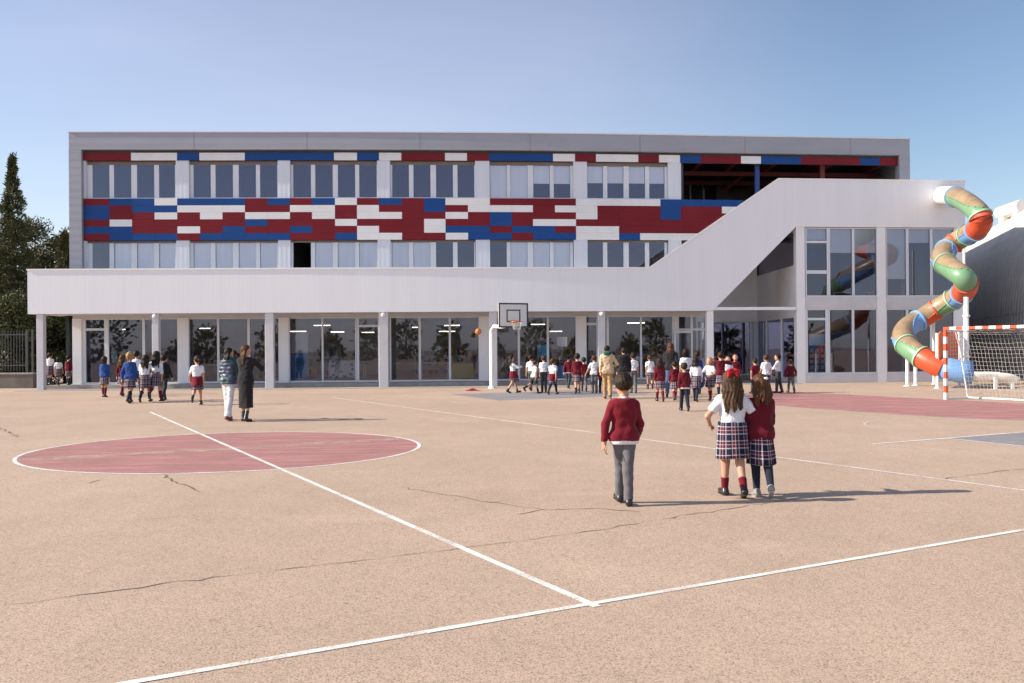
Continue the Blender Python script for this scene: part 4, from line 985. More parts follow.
def broadleaf(x, y, h, rx, label, seed, m=M_BUSH, n=9000, group='trees beside the school', zlow=.25, leaf=(.05, .10)):
    rnd = random.Random(seed); root = empty('broadleaf_tree', (x, y, 0), label, 'tree', group)
    P, tb = trunk_of(root, (x, y, 0), h * .6, .16 * h / 7, rnd); mb = MB(); cl = []
    for i in range(46):
        a = rnd.uniform(0, 6.283); q = math.sqrt(rnd.random()); z = h * rnd.uniform(zlow, .92); shape = math.sin(math.pi * min(1, max(.12, (z / h - zlow) / (1.04 - zlow))) ** .8) ** .6
        c = Vector((x + math.cos(a) * rx * q * shape, y + math.sin(a) * rx * q * shape, z)); cl.append((c, rnd.uniform(.4, .95) * rx * .42))
        if i < 16: tb.tube([P[3], P[3].lerp(c, .5) + Vector((0, 0, .2)), c], .04, 5, rfun=lambda f: .06 * (1 - f) + .01)
    for i in range(n):
        c, r = cl[rnd.randrange(len(cl))]; v = Vector((rnd.gauss(0, 1), rnd.gauss(0, 1), rnd.gauss(0, 1))).normalized() * r * rnd.random() ** .4
        v.z *= .75; leaf_quad(mb, c + v, v + Vector((rnd.gauss(0, .5), rnd.gauss(0, .5), rnd.gauss(.2, .5))) * r, rnd.uniform(*leaf) * .5, rnd.uniform(*leaf) * 1.9, rnd)
    tb.build('trunk', M_BARK, root); mb.build('crown', m, root); return root
p = at(14, 390, 45); conifer(p.x, 45, 10.75, 2.15, 'tall pointed dark conifer left of the school, the highest tree', 11, .3, 2.0)
p = at(44, 390, 50); broadleaf(p.x, 50, 8.7, 2.6, 'rounded olive green tree between the conifer and the school', 12, n=34000)
p = at(66, 390, 47); conifer(p.x, 47, 7.4, 1.25, 'yellowish green cypress close to the left end of the school', 13, .3, 1.4, M_CYP, .75, .0)
p = at(-28, 390, 47); broadleaf(p.x, 47, 7.5, 2.6, 'bushy tree at the left picture edge behind the conifer', 14, n=24000)
p = at(40, 390, 43.8); broadleaf(p.x - .2, 43.8, 4.6, 1.5, 'dark bush behind the fence beside the first column', 15, M_CON, 14000, zlow=.05)
p = at(5, 390, 43); broadleaf(p.x, 43, 4.2, 1.7, 'dark bush behind the metal fence under the conifer', 16, M_CON, 14000, zlow=.05)
for i, (x, y, h, r) in enumerate(((-37, 48, 8, 2.8), (-43, 52, 10, 3.2))): broadleaf(x, y, h, r, ['green tree far left beyond the picture edge', 'larger green tree farthest left beyond the picture edge'][i], 30 + i, n=4000)
# belt of trees behind the camera: only seen mirrored in the glass
rnd = random.Random(77); mb = MB()
for i in range(18):
    x, y = -62 + i * 7.2 + rnd.uniform(-1.5, 1.5), -44 + rnd.uniform(-8, 5); h = rnd.uniform(2.6, 5.4) + (2.5 if i % 6 == 2 else 0); rx = h * rnd.uniform(.26, .42)
    mb.tube([(x, y, 0), (x, y, h * .6)], .16, 6)
    for k in range(120):
        c = Vector((x + rnd.uniform(-2.6, 2.6), y + rnd.uniform(-1, 1), rnd.uniform(.1, 1.9))); leaf_quad(mb, c, Vector((rnd.gauss(0, 1), rnd.gauss(0, 1), rnd.gauss(.4, 1))), rnd.uniform(.2, .4), rnd.uniform(.4, .9), rnd)
    for k in range(300):
        v = Vector((rnd.gauss(0, .5), rnd.gauss(0, .5), rnd.gauss(0, .42))); c = Vector((x, y, h * .6)) + Vector((v.x * rx, v.y * rx, v.z * h * .42)); c.z = max(.3, c.z)
        leaf_quad(mb, c, v + Vector((0, 0, .3)), rnd.uniform(.15, .3), rnd.uniform(.4, .9), rnd)
tag(mb.build('distant_wood', M_BUSH), 'belt of low trees on the far side of the playground', 'trees', None, 'stuff')
# ================================================================== people
def surface_nets(f, lo, hi, h):
    lo, hi = np.array(lo, float), np.array(hi, float)
    n = np.maximum(4, np.ceil((hi - lo) / h).astype(int) + 1)
    ax = [lo[i] + h * np.arange(n[i]) for i in range(3)]
    X, Y, Z = np.meshgrid(*[a.astype(np.float32) for a in ax], indexing='ij')
    Fv = np.asarray(f(X.ravel(), Y.ravel(), Z.ravel()), np.float64).reshape(n)
    Fv[0] = Fv[-1] = 1; Fv[:, 0] = Fv[:, -1] = 1; Fv[:, :, 0] = Fv[:, :, -1] = 1
    S = np.zeros((*(n - 1), 3)); C = np.zeros(n - 1); ED = []
    for a in range(3):
        sl0 = [slice(None)] * 3; sl1 = [slice(None)] * 3; sl0[a] = slice(None, -1); sl1[a] = slice(1, None)
        A, B = Fv[tuple(sl0)], Fv[tuple(sl1)]; I = np.argwhere((A < 0) != (B < 0))
        va, vb = A[tuple(I.T)], B[tuple(I.T)]; P = I.astype(float); P[:, a] += va / (va - vb)
        b, c = [(1, 2), (2, 0), (0, 1)][a]
        for db in (0, -1):
            for dc in (0, -1):
                J = I.copy(); J[:, b] += db; J[:, c] += dc
                np.add.at(S, tuple(J.T), P); np.add.at(C, tuple(J.T), 1)
        ED.append((I, va < 0, b, c))
    act = C > 0; vid = -np.ones(C.shape, int); vid[act] = np.arange(act.sum())
    V = lo + h * S[act] / C[act][:, None]; Q = []
    for I, ins, b, c in ED:
        def cell(db, dc):
            J = I.copy(); J[:, b] += db; J[:, c] += dc; return vid[tuple(J.T)]
        q = np.stack([cell(-1, -1), cell(0, -1), cell(0, 0), cell(-1, 0)], 1)
        q[~ins] = q[~ins][:, ::-1]; Q.append(q)
    return V, np.concatenate(Q)
def smin(a, b, k):
    if k <= 0: return np.minimum(a, b)
    h = np.clip(.5 + .5 * (b - a) / k, 0, 1); return b + (a - b) * h - k * h * (1 - h)
def f_cap(a, b, ra, rb, sy=1.0):
    a, b = np.array(a, float), np.array(b, float); sc = np.array([1, 1 / sy, 1]); A, D = a * sc, (b - a) * sc; dd = max(1e-9, D @ D)
    def f(x, y, z):
        px, py, pz = x - A[0], y / sy - A[1], z - A[2]; h = np.clip((px * D[0] + py * D[1] + pz * D[2]) / dd, 0, 1)
        return (np.sqrt((px - D[0] * h) ** 2 + (py - D[1] * h) ** 2 + (pz - D[2] * h) ** 2) - (ra + (rb - ra) * h)) * min(1, sy ** .5)
    return f
def f_ell(c, r):
    def f(x, y, z):
        px, py, pz = x - c[0], y - c[1], z - c[2]
        k0 = np.sqrt((px / r[0]) ** 2 + (py / r[1]) ** 2 + (pz / r[2]) ** 2); k1 = np.sqrt((px / r[0] ** 2) ** 2 + (py / r[1] ** 2) ** 2 + (pz / r[2] ** 2) ** 2)
        return k0 * (k0 - 1) / np.maximum(k1, 1e-9)
    return f
def f_union(L, k):
    def f(x, y, z):
        d = L[0](x, y, z)
        for g in L[1:]: d = smin(d, g(x, y, z), k)
        return d
    return f
def sdf_mesh(name, f, lo, hi, h, mat, parent, smooth_it=1):
    V, Q = surface_nets(f, lo, hi, h)
    if not len(V): return None
    me = bpy.data.meshes.new(name); me.from_pydata(V.tolist(), [], Q.tolist())
    me.materials.append(mat); me.polygons.foreach_set('use_smooth', [True] * len(me.polygons)); me.update()
    o = bpy.data.objects.new(name, me); COL.objects.link(o); o.parent = parent
    return o

def mat_cloth(name, col, knit=0.0, var=.10, rough=.9):
    m, t, N, L, b = nt(name); b.inputs['Roughness'].default_value = rough; b.inputs['Specular IOR Level'].default_value = .15
    b.inputs['Sheen Weight'].default_value = .12
    n = tex_noise(N, L, 9, 4, .6); r = ramp(N, L, n.outputs['Fac'], [(.3, tuple(c * (1 - var) for c in col)), (.7, tuple(min(1, c * (1 + var)) for c in col))]); L.new(r.outputs['Color'], b.inputs['Base Color'])
    w = tex_noise(N, L, 13, 3, .55, 'Object', (1, 1, .55)); bp = N.new('ShaderNodeBump'); bp.inputs['Strength'].default_value = .55; bp.inputs['Distance'].default_value = .025
    L.new(w.outputs['Fac'], bp.inputs['Height']); last = bp
    if knit:
        k = tex_noise(N, L, 160, 2, .6, 'Object', (1, 1, .4)); b2 = N.new('ShaderNodeBump'); b2.inputs['Strength'].default_value = knit; b2.inputs['Distance'].default_value = .004
        L.new(k.outputs['Fac'], b2.inputs['Height']); L.new(bp.outputs[0], b2.inputs['Normal']); last = b2
    L.new(last.outputs[0], b.inputs['Normal']); return m
def mat_hair(name, col, tip):
    m, t, N, L, b = nt(name); b.inputs['Roughness'].default_value = .55; b.inputs['Specular IOR Level'].default_value = .18
    n = tex_noise(N, L, 60, 3, .7, 'Object', (1, 1, .10)); r = ramp(N, L, n.outputs['Fac'], [(.32, tuple(c * .5 for c in col)), (.52, col), (.74, tip)]); L.new(r.outputs['Color'], b.inputs['Base Color'])
    bp = N.new('ShaderNodeBump'); bp.inputs['Strength'].default_value = .8; bp.inputs['Distance'].default_value = .012; L.new(n.outputs['Fac'], bp.inputs['Height']); L.new(bp.outputs[0], b.inputs['Normal']); return m
def mat_plaid(name):
    m, t, N, L, b = nt(name); b.inputs['Roughness'].default_value = .9; b.inputs['Specular IOR Level'].default_value = .15
    uv = N.new('ShaderNodeUVMap'); sp = N.new('ShaderNodeSeparateXYZ'); L.new(uv.outputs[0], sp.inputs[0])
    nav, red, wht, gry = (.013, .014, .036), (.13, .010, .02), (.50, .49, .51), (.20, .185, .21)
    outs = []
    for i in (0, 1):
        fr = N.new('ShaderNodeMath'); fr.operation = 'FRACT'; L.new(sp.outputs[i], fr.inputs[0])
        outs.append(ramp(N, L, fr.outputs[0], [(0, nav), (.28, wht), (.34, nav), (.42, red), (.54, wht), (.58, red), (.70, nav), (.78, wht), (.86, nav)], 'CONSTANT'))
    mx = N.new('ShaderNodeMix'); mx.data_type = 'RGBA'; mx.inputs['Factor'].default_value = .5
    L.new(outs[0].outputs['Color'], mx.inputs[6]); L.new(outs[1].outputs['Color'], mx.inputs[7]); L.new(mx.outputs[2], b.inputs['Base Color']); return m
SKIN = M('skin', (.46, .25, .165), .55, .06, 8, .1, 60, 0, .35)
CL = dict(maroon=mat_cloth('maroon_knit', (.105, .006, .014), .5), crimson=mat_cloth('red_knit', (.145, .008, .017), .4), white=mat_cloth('white_cotton', (.66, .66, .69)), blue=mat_cloth('blue_knit', (.020, .060, .22), .4), black=mat_cloth('black_cloth', (.018, .017, .019)),
          grey=mat_cloth('grey_flannel', (.118, .112, .120), .2), charcoal=mat_cloth('charcoal_flannel', (.045, .045, .05), .2), navy=mat_cloth('navy_tights', (.018, .020, .036)), beige=mat_cloth('beige_coat_cloth', (.50, .38, .24)), tan=mat_cloth('tan_trousers', (.36, .23, .11)), jeans=mat_cloth('blue_denim', (.06, .10, .19)),
          green=mat_cloth('green_hood_cloth', (.02, .10, .075)), offwhite=mat_cloth('white_denim', (.66, .65, .66)), redsock=mat_cloth('red_sock', (.13, .008, .017), .3), brightred=mat_cloth('red_ribbon', (.45, .012, .02)), puffer=None)
SHOE = M('black_shoe', (.022, .020, .020), .38, .2, 12, 0, 40, 0, .5); SHOEB = M('brown_shoe', (.10, .05, .03), .5, .2, 12); SHOER = M('dark_red_shoe', (.16, .03, .035), .5, .2, 12); SHOEG = M('grey_trainer', (.24, .23, .21), .7, .15, 12); SOLE = M('shoe_sole', (.5, .48, .45), .8, .1, 10)
PLAID = mat_plaid('plaid_wool')
HAIR = dict(dark=mat_hair('dark_brown_hair', (.024, .014, .009), (.065, .036, .020)), black=mat_hair('black_hair', (.014, .010, .009), (.045, .030, .022)), brown=mat_hair('brown_hair', (.050, .025, .013), (.16, .085, .042)), auburn=mat_hair('auburn_hair', (.070, .029, .012), (.19, .085, .034)), blonde=mat_hair('blonde_hair', (.33, .20, .085), (.55, .38, .19)))
EYEW = M('eye_white', (.75, .74, .72), .3); EYED = M('eye_dark', (.02, .014, .01), .2); LIPS = M('lips', (.38, .13, .11), .5)
def mat_puffer():
    m, t, N, L, b = nt('iridescent_puffer'); b.inputs['Roughness'].default_value = .38
    n = tex_noise(N, L, 3.0, 3, .55); r = ramp(N, L, n.outputs['Fac'], [(.34, (.012, .045, .05)), (.50, (.02, .05, .07)), (.62, (.06, .05, .11)), (.78, (.20, .15, .28))]); L.new(r.outputs['Color'], b.inputs['Base Color']); return m
CL['puffer'] = mat_puffer()

V3 = lambda x, y, z: np.array([x, y, z], float)
def norm(v): return v / max(1e-9, np.linalg.norm(v))
def rotz(v, a): c, s = math.cos(a), math.sin(a); return V3(v[0] * c - v[1] * s, v[0] * s + v[1] * c, v[2])
def ik(a, t, l1, l2, hint):
    d = t - a; L_ = min(np.linalg.norm(d), (l1 + l2) * .999); d = norm(d); x = (l1 * l1 - l2 * l2 + L_ * L_) / (2 * L_); h = math.sqrt(max(0, l1 * l1 - x * x))
    p = norm(hint - d * (hint @ d)); return a + d * x + p * h, a + d * L_
def limb_dir(sw, ab=0, side=1): return V3(side * math.sin(ab), math.sin(sw) * math.cos(ab), -math.cos(sw) * math.cos(ab))

POSE = dict(W1=dict(ls=20, lk=4, rs=-16, rk=24, la=-18, ra=20, le=12, re=22), W2=dict(ls=-16, lk=24, rs=20, rk=4, la=20, ra=-18, le=22, re=12),
            S=dict(ls=6, lk=3, rs=-6, rk=8, la=3, ra=-3, le=12, re=12), W3=dict(ls=17, lk=3, rs=-13, rk=20, la=-13, ra=14, le=10, re=14), W4=dict(ls=-24, lk=40, rs=16, rk=3, la=16, ra=-14, le=18, re=14))
def make_person(label, px, fy, hy, yaw=0, top='maroon', sleeve='long', bottom='grey', bcol=None, sock=None, hair='short', hcol='dark', pose='W1', mods=None, build=1.0, adult=False, extra=(), vox=None, group='pupils crossing the playground', shoe=SHOE, turn=0, height=None, z0=0.0):
    a_, b_ = ray(px, fy); t_ = (HC - z0) / b_; base = Vector((a_ * t_, t_, z0)); ppm = F / base.y
    Hm = height or ((fy - hy) / ppm * 1.0)
    root = empty('person', tuple(base), label, 'person', group, R(yaw))
    p = dict(POSE[pose]); p.update(mods or {}); g = lambda k, d=0: p.get(k, d)
    H = Hm; w = build; h = vox or max(.0105, .34 / ppm)
    hh = H / (7.0 if adult else 5.55)
    sz = H - hh * (1.24 if adult else 1.17); hipz = H * (.52 if adult else .495)
    shw = H * (.084 if adult else .074) * w ** .5
    tl, sl = hipz * .49, hipz * .44; ank = hipz * .085
    # --- legs
    J = {}; low = 1e9
    for s, q in ((-1, 'l'), (1, 'r')):
        hip = V3(s * H * .040, 0, hipz); th = R(g(q + 's')); kn = hip + tl * limb_dir(th, R(g(q + 'b', 1.5)), s)
        sd = th - R(g(q + 'k')); an = kn + sl * limb_dir(sd, 0, s); pitch = sd * .75 if sd < 0 else sd * .5
        fd = V3(s * .12, math.cos(pitch), math.sin(pitch)); fd = norm(fd); dn = V3(0, math.sin(pitch), -math.cos(pitch))
        heel = an + dn * ank * .75 - fd * H * .018; toe = an + dn * ank * .80 + fd * H * .098
        J[q] = [hip, kn, an, heel, toe, fd, dn]; low = min(low, heel[2] - H * .019, toe[2] - H * .015)
    dz = -low
    for q in 'lr': J[q][:5] = [v + V3(0, 0, dz) for v in J[q][:5]]
    hipz += dz; sz += dz; topz = H + dz
    lean = R(g('lean', 2)); sway = g('sway', 0)
    def T(v):  # lean torso about hips
        v = np.array(v, float); r = v - V3(0, 0, hipz); c, s = math.cos(lean), math.sin(lean); return V3(r[0] + sway * r[2], r[1] * c + r[2] * s, -r[1] * s + r[2] * c) + V3(0, 0, hipz)
    # --- torso
    tq = hipz + H * .005; D = .70 * (1.0 if adult else 1.06)
    tor = [(T((-H * .032, 0, tq)), T((H * .032, 0, tq)), H * .062 * w, H * .062 * w, .86), (T((-H * .018, 0, hipz + (sz - hipz) * .38)), T((H * .018, 0, hipz + (sz - hipz) * .38)), H * .060 * w, H * .060 * w, D * 1.08),
           (T((-H * .032, .0, hipz + (sz - hipz) * .70)), T((H * .032, 0, hipz + (sz - hipz) * .70)), H * .060 * w, H * .060 * w, D * 1.12), (T((-shw * .62, -H * .004, sz - H * .022)), T((shw * .62, -H * .004, sz - H * .022)), H * .034, H * .034, .95),
           (T((0, -H * .006, sz - H * .01)), T((0, -H * .004, sz + H * .006)), H * .036, H * .024, 1.0)]
    # --- arms
    A = {}
    for s, q in ((-1, 'l'), (1, 'r')):
        sh = T((s * (shw + H * .010), 0, sz - H * .034)); l1, l2 = H * .168, H * .145
        tgt = g(q + 'h', None)
        if tgt is not None:
            el, wr = ik(sh, T(V3(*tgt) * H + V3(0, 0, dz)), l1, l2, V3(s * .8, -.45, -.5) if g(q + 'hint', None) is None else V3(*g(q + 'hint')))
        else:
            a = R(g(q + 'a')); ab = R(g(q + 'b2', 9)); el = sh + l1 * limb_dir(a, ab, s); wr = el + l2 * limb_dir(a + R(g(q + 'e', 12)), ab * .2, s)
        A[q] = [sh, el, wr, norm(wr - el), s]
    # --- head
    hc0 = T((0, H * .004, topz - hh * .55)); yawh = R(g('turn', turn)); nod = R(g('nod', 0))
    def HT(v):
        v = np.array(v, float) * hh; c, s = math.cos(nod), math.sin(nod); v = V3(v[0], v[1] * c - v[2] * s, v[1] * s + v[2] * c); return hc0 + rotz(v, yawh)
    def headf(f):   # evaluate f given in head units
        cy, sy = math.cos(-yawh), math.sin(-yawh); cn, sn = math.cos(-nod), math.sin(-nod)
        def q(x, y, z):
            x, y, z = x - hc0[0], y - hc0[1], z - hc0[2]; x, y = x * cy - y * sy, x * sy + y * cy; y, z = y * cn - z * sn, y * sn + z * cn
            return f(x / hh, y / hh, z / hh) * hh
        return q
    cran = ((0, -.03, .12), (.345, .42, .40)); 
    def head_sd(x, y, z):
        d = smin(f_ell(*cran)(x, y, z), f_ell((0, .10, -.20), (.255, .27, .29))(x, y, z), .12)
        d = smin(d, f_cap((0, .36, .0), (0, .43, -.10), .028, .05)(x, y, z), .05)
        for s in (-1, 1):
            d = smin(d, f_ell((s * .345, -.03, -.03), (.05, .085, .115))(x, y, z), .02)
            d = -smin(-d, f_ell((s * .13, .40, .03), (.07, .06, .05))(x, y, z), .04)
        d = smin(d, f_ell((0, .35, -.245), (.09, .05, .03))(x, y, z), .03)
        return d
    fl = [f_cap(a, b, ra, rb, sy) for a, b, ra, rb, sy in tor]
    limbs = []
    for q in 'lr':
        hip, kn, an, heel, toe, fd, dn = J[q]
        limbs += [f_cap(hip, kn, H * .048 * w, H * .033), f_cap(kn, an, H * .034, H * .021), f_cap(kn + (an - kn) * .12 - fd * H * .010, kn + (an - kn) * .5 - fd * H * .008, H * .024, H * .020), f_cap(heel, toe, H * .019, H * .013)]
        sh, el, wr, fdv, s = A[q]; limbs += [f_cap(sh, el, H * .0270 * w, H * .0215), f_cap(el, wr, H * .0215, H * .0145), f_cap(wr, wr + fdv * H * .036, H * .013, H * .0165)]
    neck = f_cap(T((0, -H * .006, sz - H * .02)), hc0 + V3(0, -hh * .03, -hh * .15), H * .027, H * .027 if adult else H * .025)
    bodyf = f_union([f_union(fl, H * .045)] + limbs + [neck], H * .018); hd = headf(head_sd)
    body = lambda x, y, z: smin(bodyf(x, y, z), hd(x, y, z), H * .010)
    allp = np.array([v for q in 'lr' for v in J[q][:5]] + [v for q in 'lr' for v in A[q][:3]] + [hc0]); m_ = H * .13
    lo, hi = allp.min(0) - m_, allp.max(0) + m_; hi[2] = topz + .03; lo[2] = -.02
    bo = sdf_mesh('body', body, lo, hi, h, SKIN, root)
    # fingers are added to the same body mesh
    mb = MB()
    for q in 'lr':
        sh, el, wr, fdv, s = A[q]; inw = norm(np.cross(fdv, V3(1, 0, 0))); inw = inw if abs(inw[1]) > .3 else norm(np.cross(fdv, V3(0, 0, 1)))
        side = norm(np.cross(inw, fdv)); side = inw; palm = norm(np.cross(fdv, side)) * (-1 if s > 0 else 1)
        if palm[0] * s > 0: palm = -palm
        k0 = wr + fdv * H * .040; cr = R(g('curl', 32))
        for i, ln in enumerate((.92, 1.0, .95, .78)):
            b0 = k0 + side * H * .0085 * (1.5 - i); P = [b0 - fdv * H * .012, b0]; d = fdv
            for j, f in enumerate((.024, .017, .013)):
                d = norm(d * math.cos(cr * (.6 + .25 * j)) + palm * math.sin(cr * (.6 + .25 * j))); P.append(P[-1] + d * H * f * ln)
            mb.tube(P, H * .0048, 6, rfun=lambda f: H * (.0056 - .0014 * f))
        b0 = wr + fdv * H * .010 + side * H * .012; d = norm(fdv * .7 + side * .6 + palm * .3)
        mb.tube([b0, b0 + d * H * .020, b0 + d * H * .034 + fdv * H * .008, b0 + d * H * .040 + fdv * H * .018], H * .006, 6, rfun=lambda f: H * (.0068 - .0018 * f))
    me = bpy.data.meshes.new('body'); n0 = len(bo.data.vertices)
    V = [tuple(v.co) for v in bo.data.vertices] + mb.v; Fc = [tuple(pq.vertices) for pq in bo.data.polygons] + [tuple(i + n0 for i in f) for f in mb.f]
    me.from_pydata(V, [], Fc); me.materials.append(SKIN); me.polygons.foreach_set('use_smooth', [True] * len(me.polygons)); me.update(); old = bo.data; bo.data = me; bpy.data.meshes.remove(old); me.name = 'body'
    # face
    for s in (-1, 1):
        mb = MB(); mb.sphere(HT((s * .13, .335, .03)), hh * .052, 6, 0); mb.sphere(HT((s * .13, .365, .03)), hh * .030, 6, 1); mb.build('eye', [EYEW, EYED], root, smooth=True).data.transform(Matrix.Translation(base))
    # --- clothes
    def fold(x, y, z, a): return a * (np.sin(x * 47 + 9 * z + 3 * px) * np.sin(z * 31 + 5 * y + px) + .6 * np.sin(z * 63 - x * 25 + px))
    def torso_cloth(o, arm_o, arms, hem, neckz, loose=0.0, kk=.035):
        L_ = [f_cap(a, b, ra + o, rb + o, sy) for a, b, ra, rb, sy in tor]
        if loose: a, b, ra, rb, sy = tor[0]; L_.append(f_cap(a, b, ra + o + loose, rb + o + loose, sy * 1.08))
        base_ = f_union(L_, H * .045); al = []
        for q in 'lr':
            sh, el, wr, fdv, s = A[q]
            if arms == 'long':
                al.append(f_cap(sh, el, H * .0270 * w + arm_o, H * .0215 + arm_o)); e1 = wr - fdv * H * .006; fc = f_cap(el, e1, H * .0225 + arm_o, H * .0165 + arm_o * .9)
                al.append(lambda x, y, z, fc=fc, e=e1, d=fdv: np.maximum(fc(x, y, z), (x - e[0]) * d[0] + (y - e[1]) * d[1] + (z - e[2]) * d[2]))
            elif arms == 'short':
                e = sh + (el - sh) * .72; d = norm(el - sh); fc = f_cap(sh, el, H * .031 * w + arm_o, H * .029 + arm_o)
                al.append(lambda x, y, z, fc=fc, e=e, d=d: np.maximum(fc(x, y, z), (x - e[0]) * d[0] + (y - e[1]) * d[1] + (z - e[2]) * d[2]))
        au = f_union([base_] + al, H * .014) if al else base_
        def f(x, y, z):
            d = au(x, y, z) + fold(x, y, z, H * .0022); c, s = math.sin(lean), math.cos(lean); zz = (y) * c * 1 + (z - hipz) * s + hipz
            d = np.maximum(d, hem - zz)
            return np.maximum(d, zz - neckz) if neckz else d
        return f
    nz = sz + H * .012; vt = h
    outer = dict(sleeve=sleeve)
    hem = hipz + H * (-.012)
    o_ = H * .0085 + h * .30
    ex = dict((e if isinstance(e, tuple) else (e, True)) for e in extra)
    tmat = CL[top]; tname = {'white': 'shirt', 'puffer': 'jacket', 'beige': 'coat', 'black': 'jacket'}.get(top, 'sweater')
    if 'dress' in ex:
        def df(x, y, z):
            d = torso_cloth(o_ * 1.2, o_, 'long', -1, nz)(x, y, z)
            kn = (J['l'][1] + J['r'][1]) / 2; sk = f_cap(T((0, 0, hipz + H * .05)), V3(kn[0], kn[1] * .8, kn[2] - H * .11), H * .092, H * .098, .82)(x, y, z) + fold(x, y, z, H * .0012)
            d = smin(d, sk, H * .03)
            for q in 'lr': d = smin(d, f_cap(J[q][0], J[q][1], H * .060, H * .050)(x, y, z), H * .02); d = smin(d, f_cap(J[q][1], J[q][2], H * .050, H * .048)(x, y, z), H * .02)
            return np.maximum(d, J['l'][1][2] - H * .105 - z)
        sdf_mesh('dress', df, lo, hi, h, tmat, root)
    else:
        if top == 'puffer': tf0 = torso_cloth(o_ * 2.3, o_ * 1.6, 'long', hem - H * .02, sz + H * .045, .008); tf = lambda x, y, z: tf0(x, y, z) + H * .0075 * np.abs(np.sin((z) * 38)) - H * .003
        elif top in ('beige', 'black'): tf = torso_cloth(o_ * 1.7, o_ * 1.2, 'long', hem - H * (.05 if top == 'beige' else .0), sz + H * .035, .01)
        elif top == 'white': tf = torso_cloth(o_ * .95, o_ * .9, sleeve, hem + (-H * .012 if 'untucked' in ex else H * .058), nz, .004)
        else: tf = torso_cloth(o_ * 1.15, o_ * .95, sleeve, hem - H * (.012 + ex.get('hem', 0)), nz, .002)
        to = sdf_mesh(tname, tf, (lo[0], lo[1], min(hipz - H * .12, min(A[q][2][2] for q in 'lr') - H * .06)), (hi[0], hi[1], sz + H * .10), h, tmat, root)
        if top in ('maroon', 'crimson', 'blue') and 'shirt_tail' in ex:
            f0 = torso_cloth(o_ * .8, 0, 'none', hem - H * .036, hem + H * .03, .008); sdf_mesh('shirt_tail', f0, (-H * .2, -H * .2, hipz - H * .09), (H * .2, H * .2, hipz + H * .07), h, CL['white'], root)
        if top in ('maroon', 'crimson', 'blue', 'white') and 'nocollar' not in ex:
            c0, c1 = T((0, -H * .008, sz - H * .002)), T((0, -H * .004, sz + H * .026)); cf = f_cap(c0, c1, H * .037, H * .032)
            sdf_mesh('collar', lambda x, y, z: np.maximum(np.maximum(cf(x, y, z), c0[2] - .004 - z), z - c1[2]), c0 - H * .09, c1 + H * .09, h * .8, CL['white'], root)
    if 'hood' in ex: c = T((0, -H * .045, sz + H * .025)); sdf_mesh('hood', f_ell(c, (H * .075, H * .05, H * .05)), c - H * .1, c + H * .1, h, CL[ex['hood']], root)
    # bottoms
    if bottom in ('trousers', 'shorts'):
        L_ = [f_cap(tor[0][0], tor[0][1], H * .062 * w + o_ * .7, H * .062 * w + o_ * .7, .88)]
        for q in 'lr':
            hip, kn, an, heel, toe, fd, dn = J[q]
            if bottom == 'trousers':
                L_.append(f_cap(hip, kn, H * .048 * w + o_ * .55, H * .036 + o_ * .55)); d = norm(an - kn); e = an + d * H * .012; fl_ = ex.get('flare', .029); fc = f_cap(kn, e, H * .036 + o_ * .55, H * fl_ + o_ * .55)
                L_.append(lambda x, y, z, fc=fc, e=e, d=d: np.maximum(fc(x, y, z), (x - e[0]) * d[0] + (y - e[1]) * d[1] + (z - e[2]) * d[2]))
            else:
                d = norm(kn - hip); e = hip + (kn - hip) * .86; fc = f_cap(hip, kn, H * .058 * w + o_, H * .050 + o_)
                L_.append(lambda x, y, z, fc=fc, e=e, d=d: np.maximum(fc(x, y, z), (x - e[0]) * d[0] + (y - e[1]) * d[1] + (z - e[2]) * d[2]))
        lf = f_union(L_, H * .012); wz = hipz + H * .06
        sdf_mesh(bottom, lambda x, y, z: np.maximum(lf(x, y, z) + fold(x, y, z, H * .0018), z - wz), lo, (hi[0], hi[1], wz + .03), h, CL[bcol], root)
    def skirt(name, mat, z0, z1, r0, r1, seed, pleat=.006, nseg=60, wrap=1.0):
        rows = 8; mb = MB(); uvs = []; kn = [(J[q][1] - J[q][0]) for q in 'lr']; fwd = max(max(k[1] for k in kn), 0); bak = min(min(k[1] for k in kn), 0)
        if wrap >= 1: pass
        for i in range(rows + 1):
            t = i / rows; z = z0 + (z1 - z0) * t
            for j in range(nseg + 1):
                a = 2 * math.pi * j / nseg; rx = (r0[0] + (r1[0] - r0[0]) * t ** .8); ry = (r0[1] + (r1[1] - r0[1]) * t ** .8)
                sw = (fwd * .55 if math.sin(a) > 0 else -bak * .55) * t * abs(math.sin(a))
                pl = pleat * H * t ** .6 * (abs(((j * 16 / nseg) % 1) * 2 - 1) * 2 - 1) + .004 * H * t * math.sin(3 * a + seed)
                x = math.cos(a) * (rx + pl); y = math.sin(a) * (ry + pl + sw); c = T((0, 0, z))
                mb.v.append((c[0] + x, c[1] + y, z + .006 * H * t * math.sin(2 * a + seed))); uvs.append((a * (r1[0]) / .145 * (1.3 / H) ** 0, (z0 - z) / .145))
        for i in range(rows):
            for j in range(nseg): k = i * (nseg + 1) + j; mb.f.append((k, k + nseg + 1, k + nseg + 2, k + 1)); mb.m.append(0)
        o = mb.build(name, mat, None, smooth=True); o.parent = root; ul = o.data.uv_layers.new(name='UVMap')
        for lp in o.data.loops: ul.data[lp.index].uv = uvs[lp.vertex_index]
        sm = o.modifiers.new('Solidify', 'SOLIDIFY'); sm.thickness = .006; sm.offset = -1
        return o
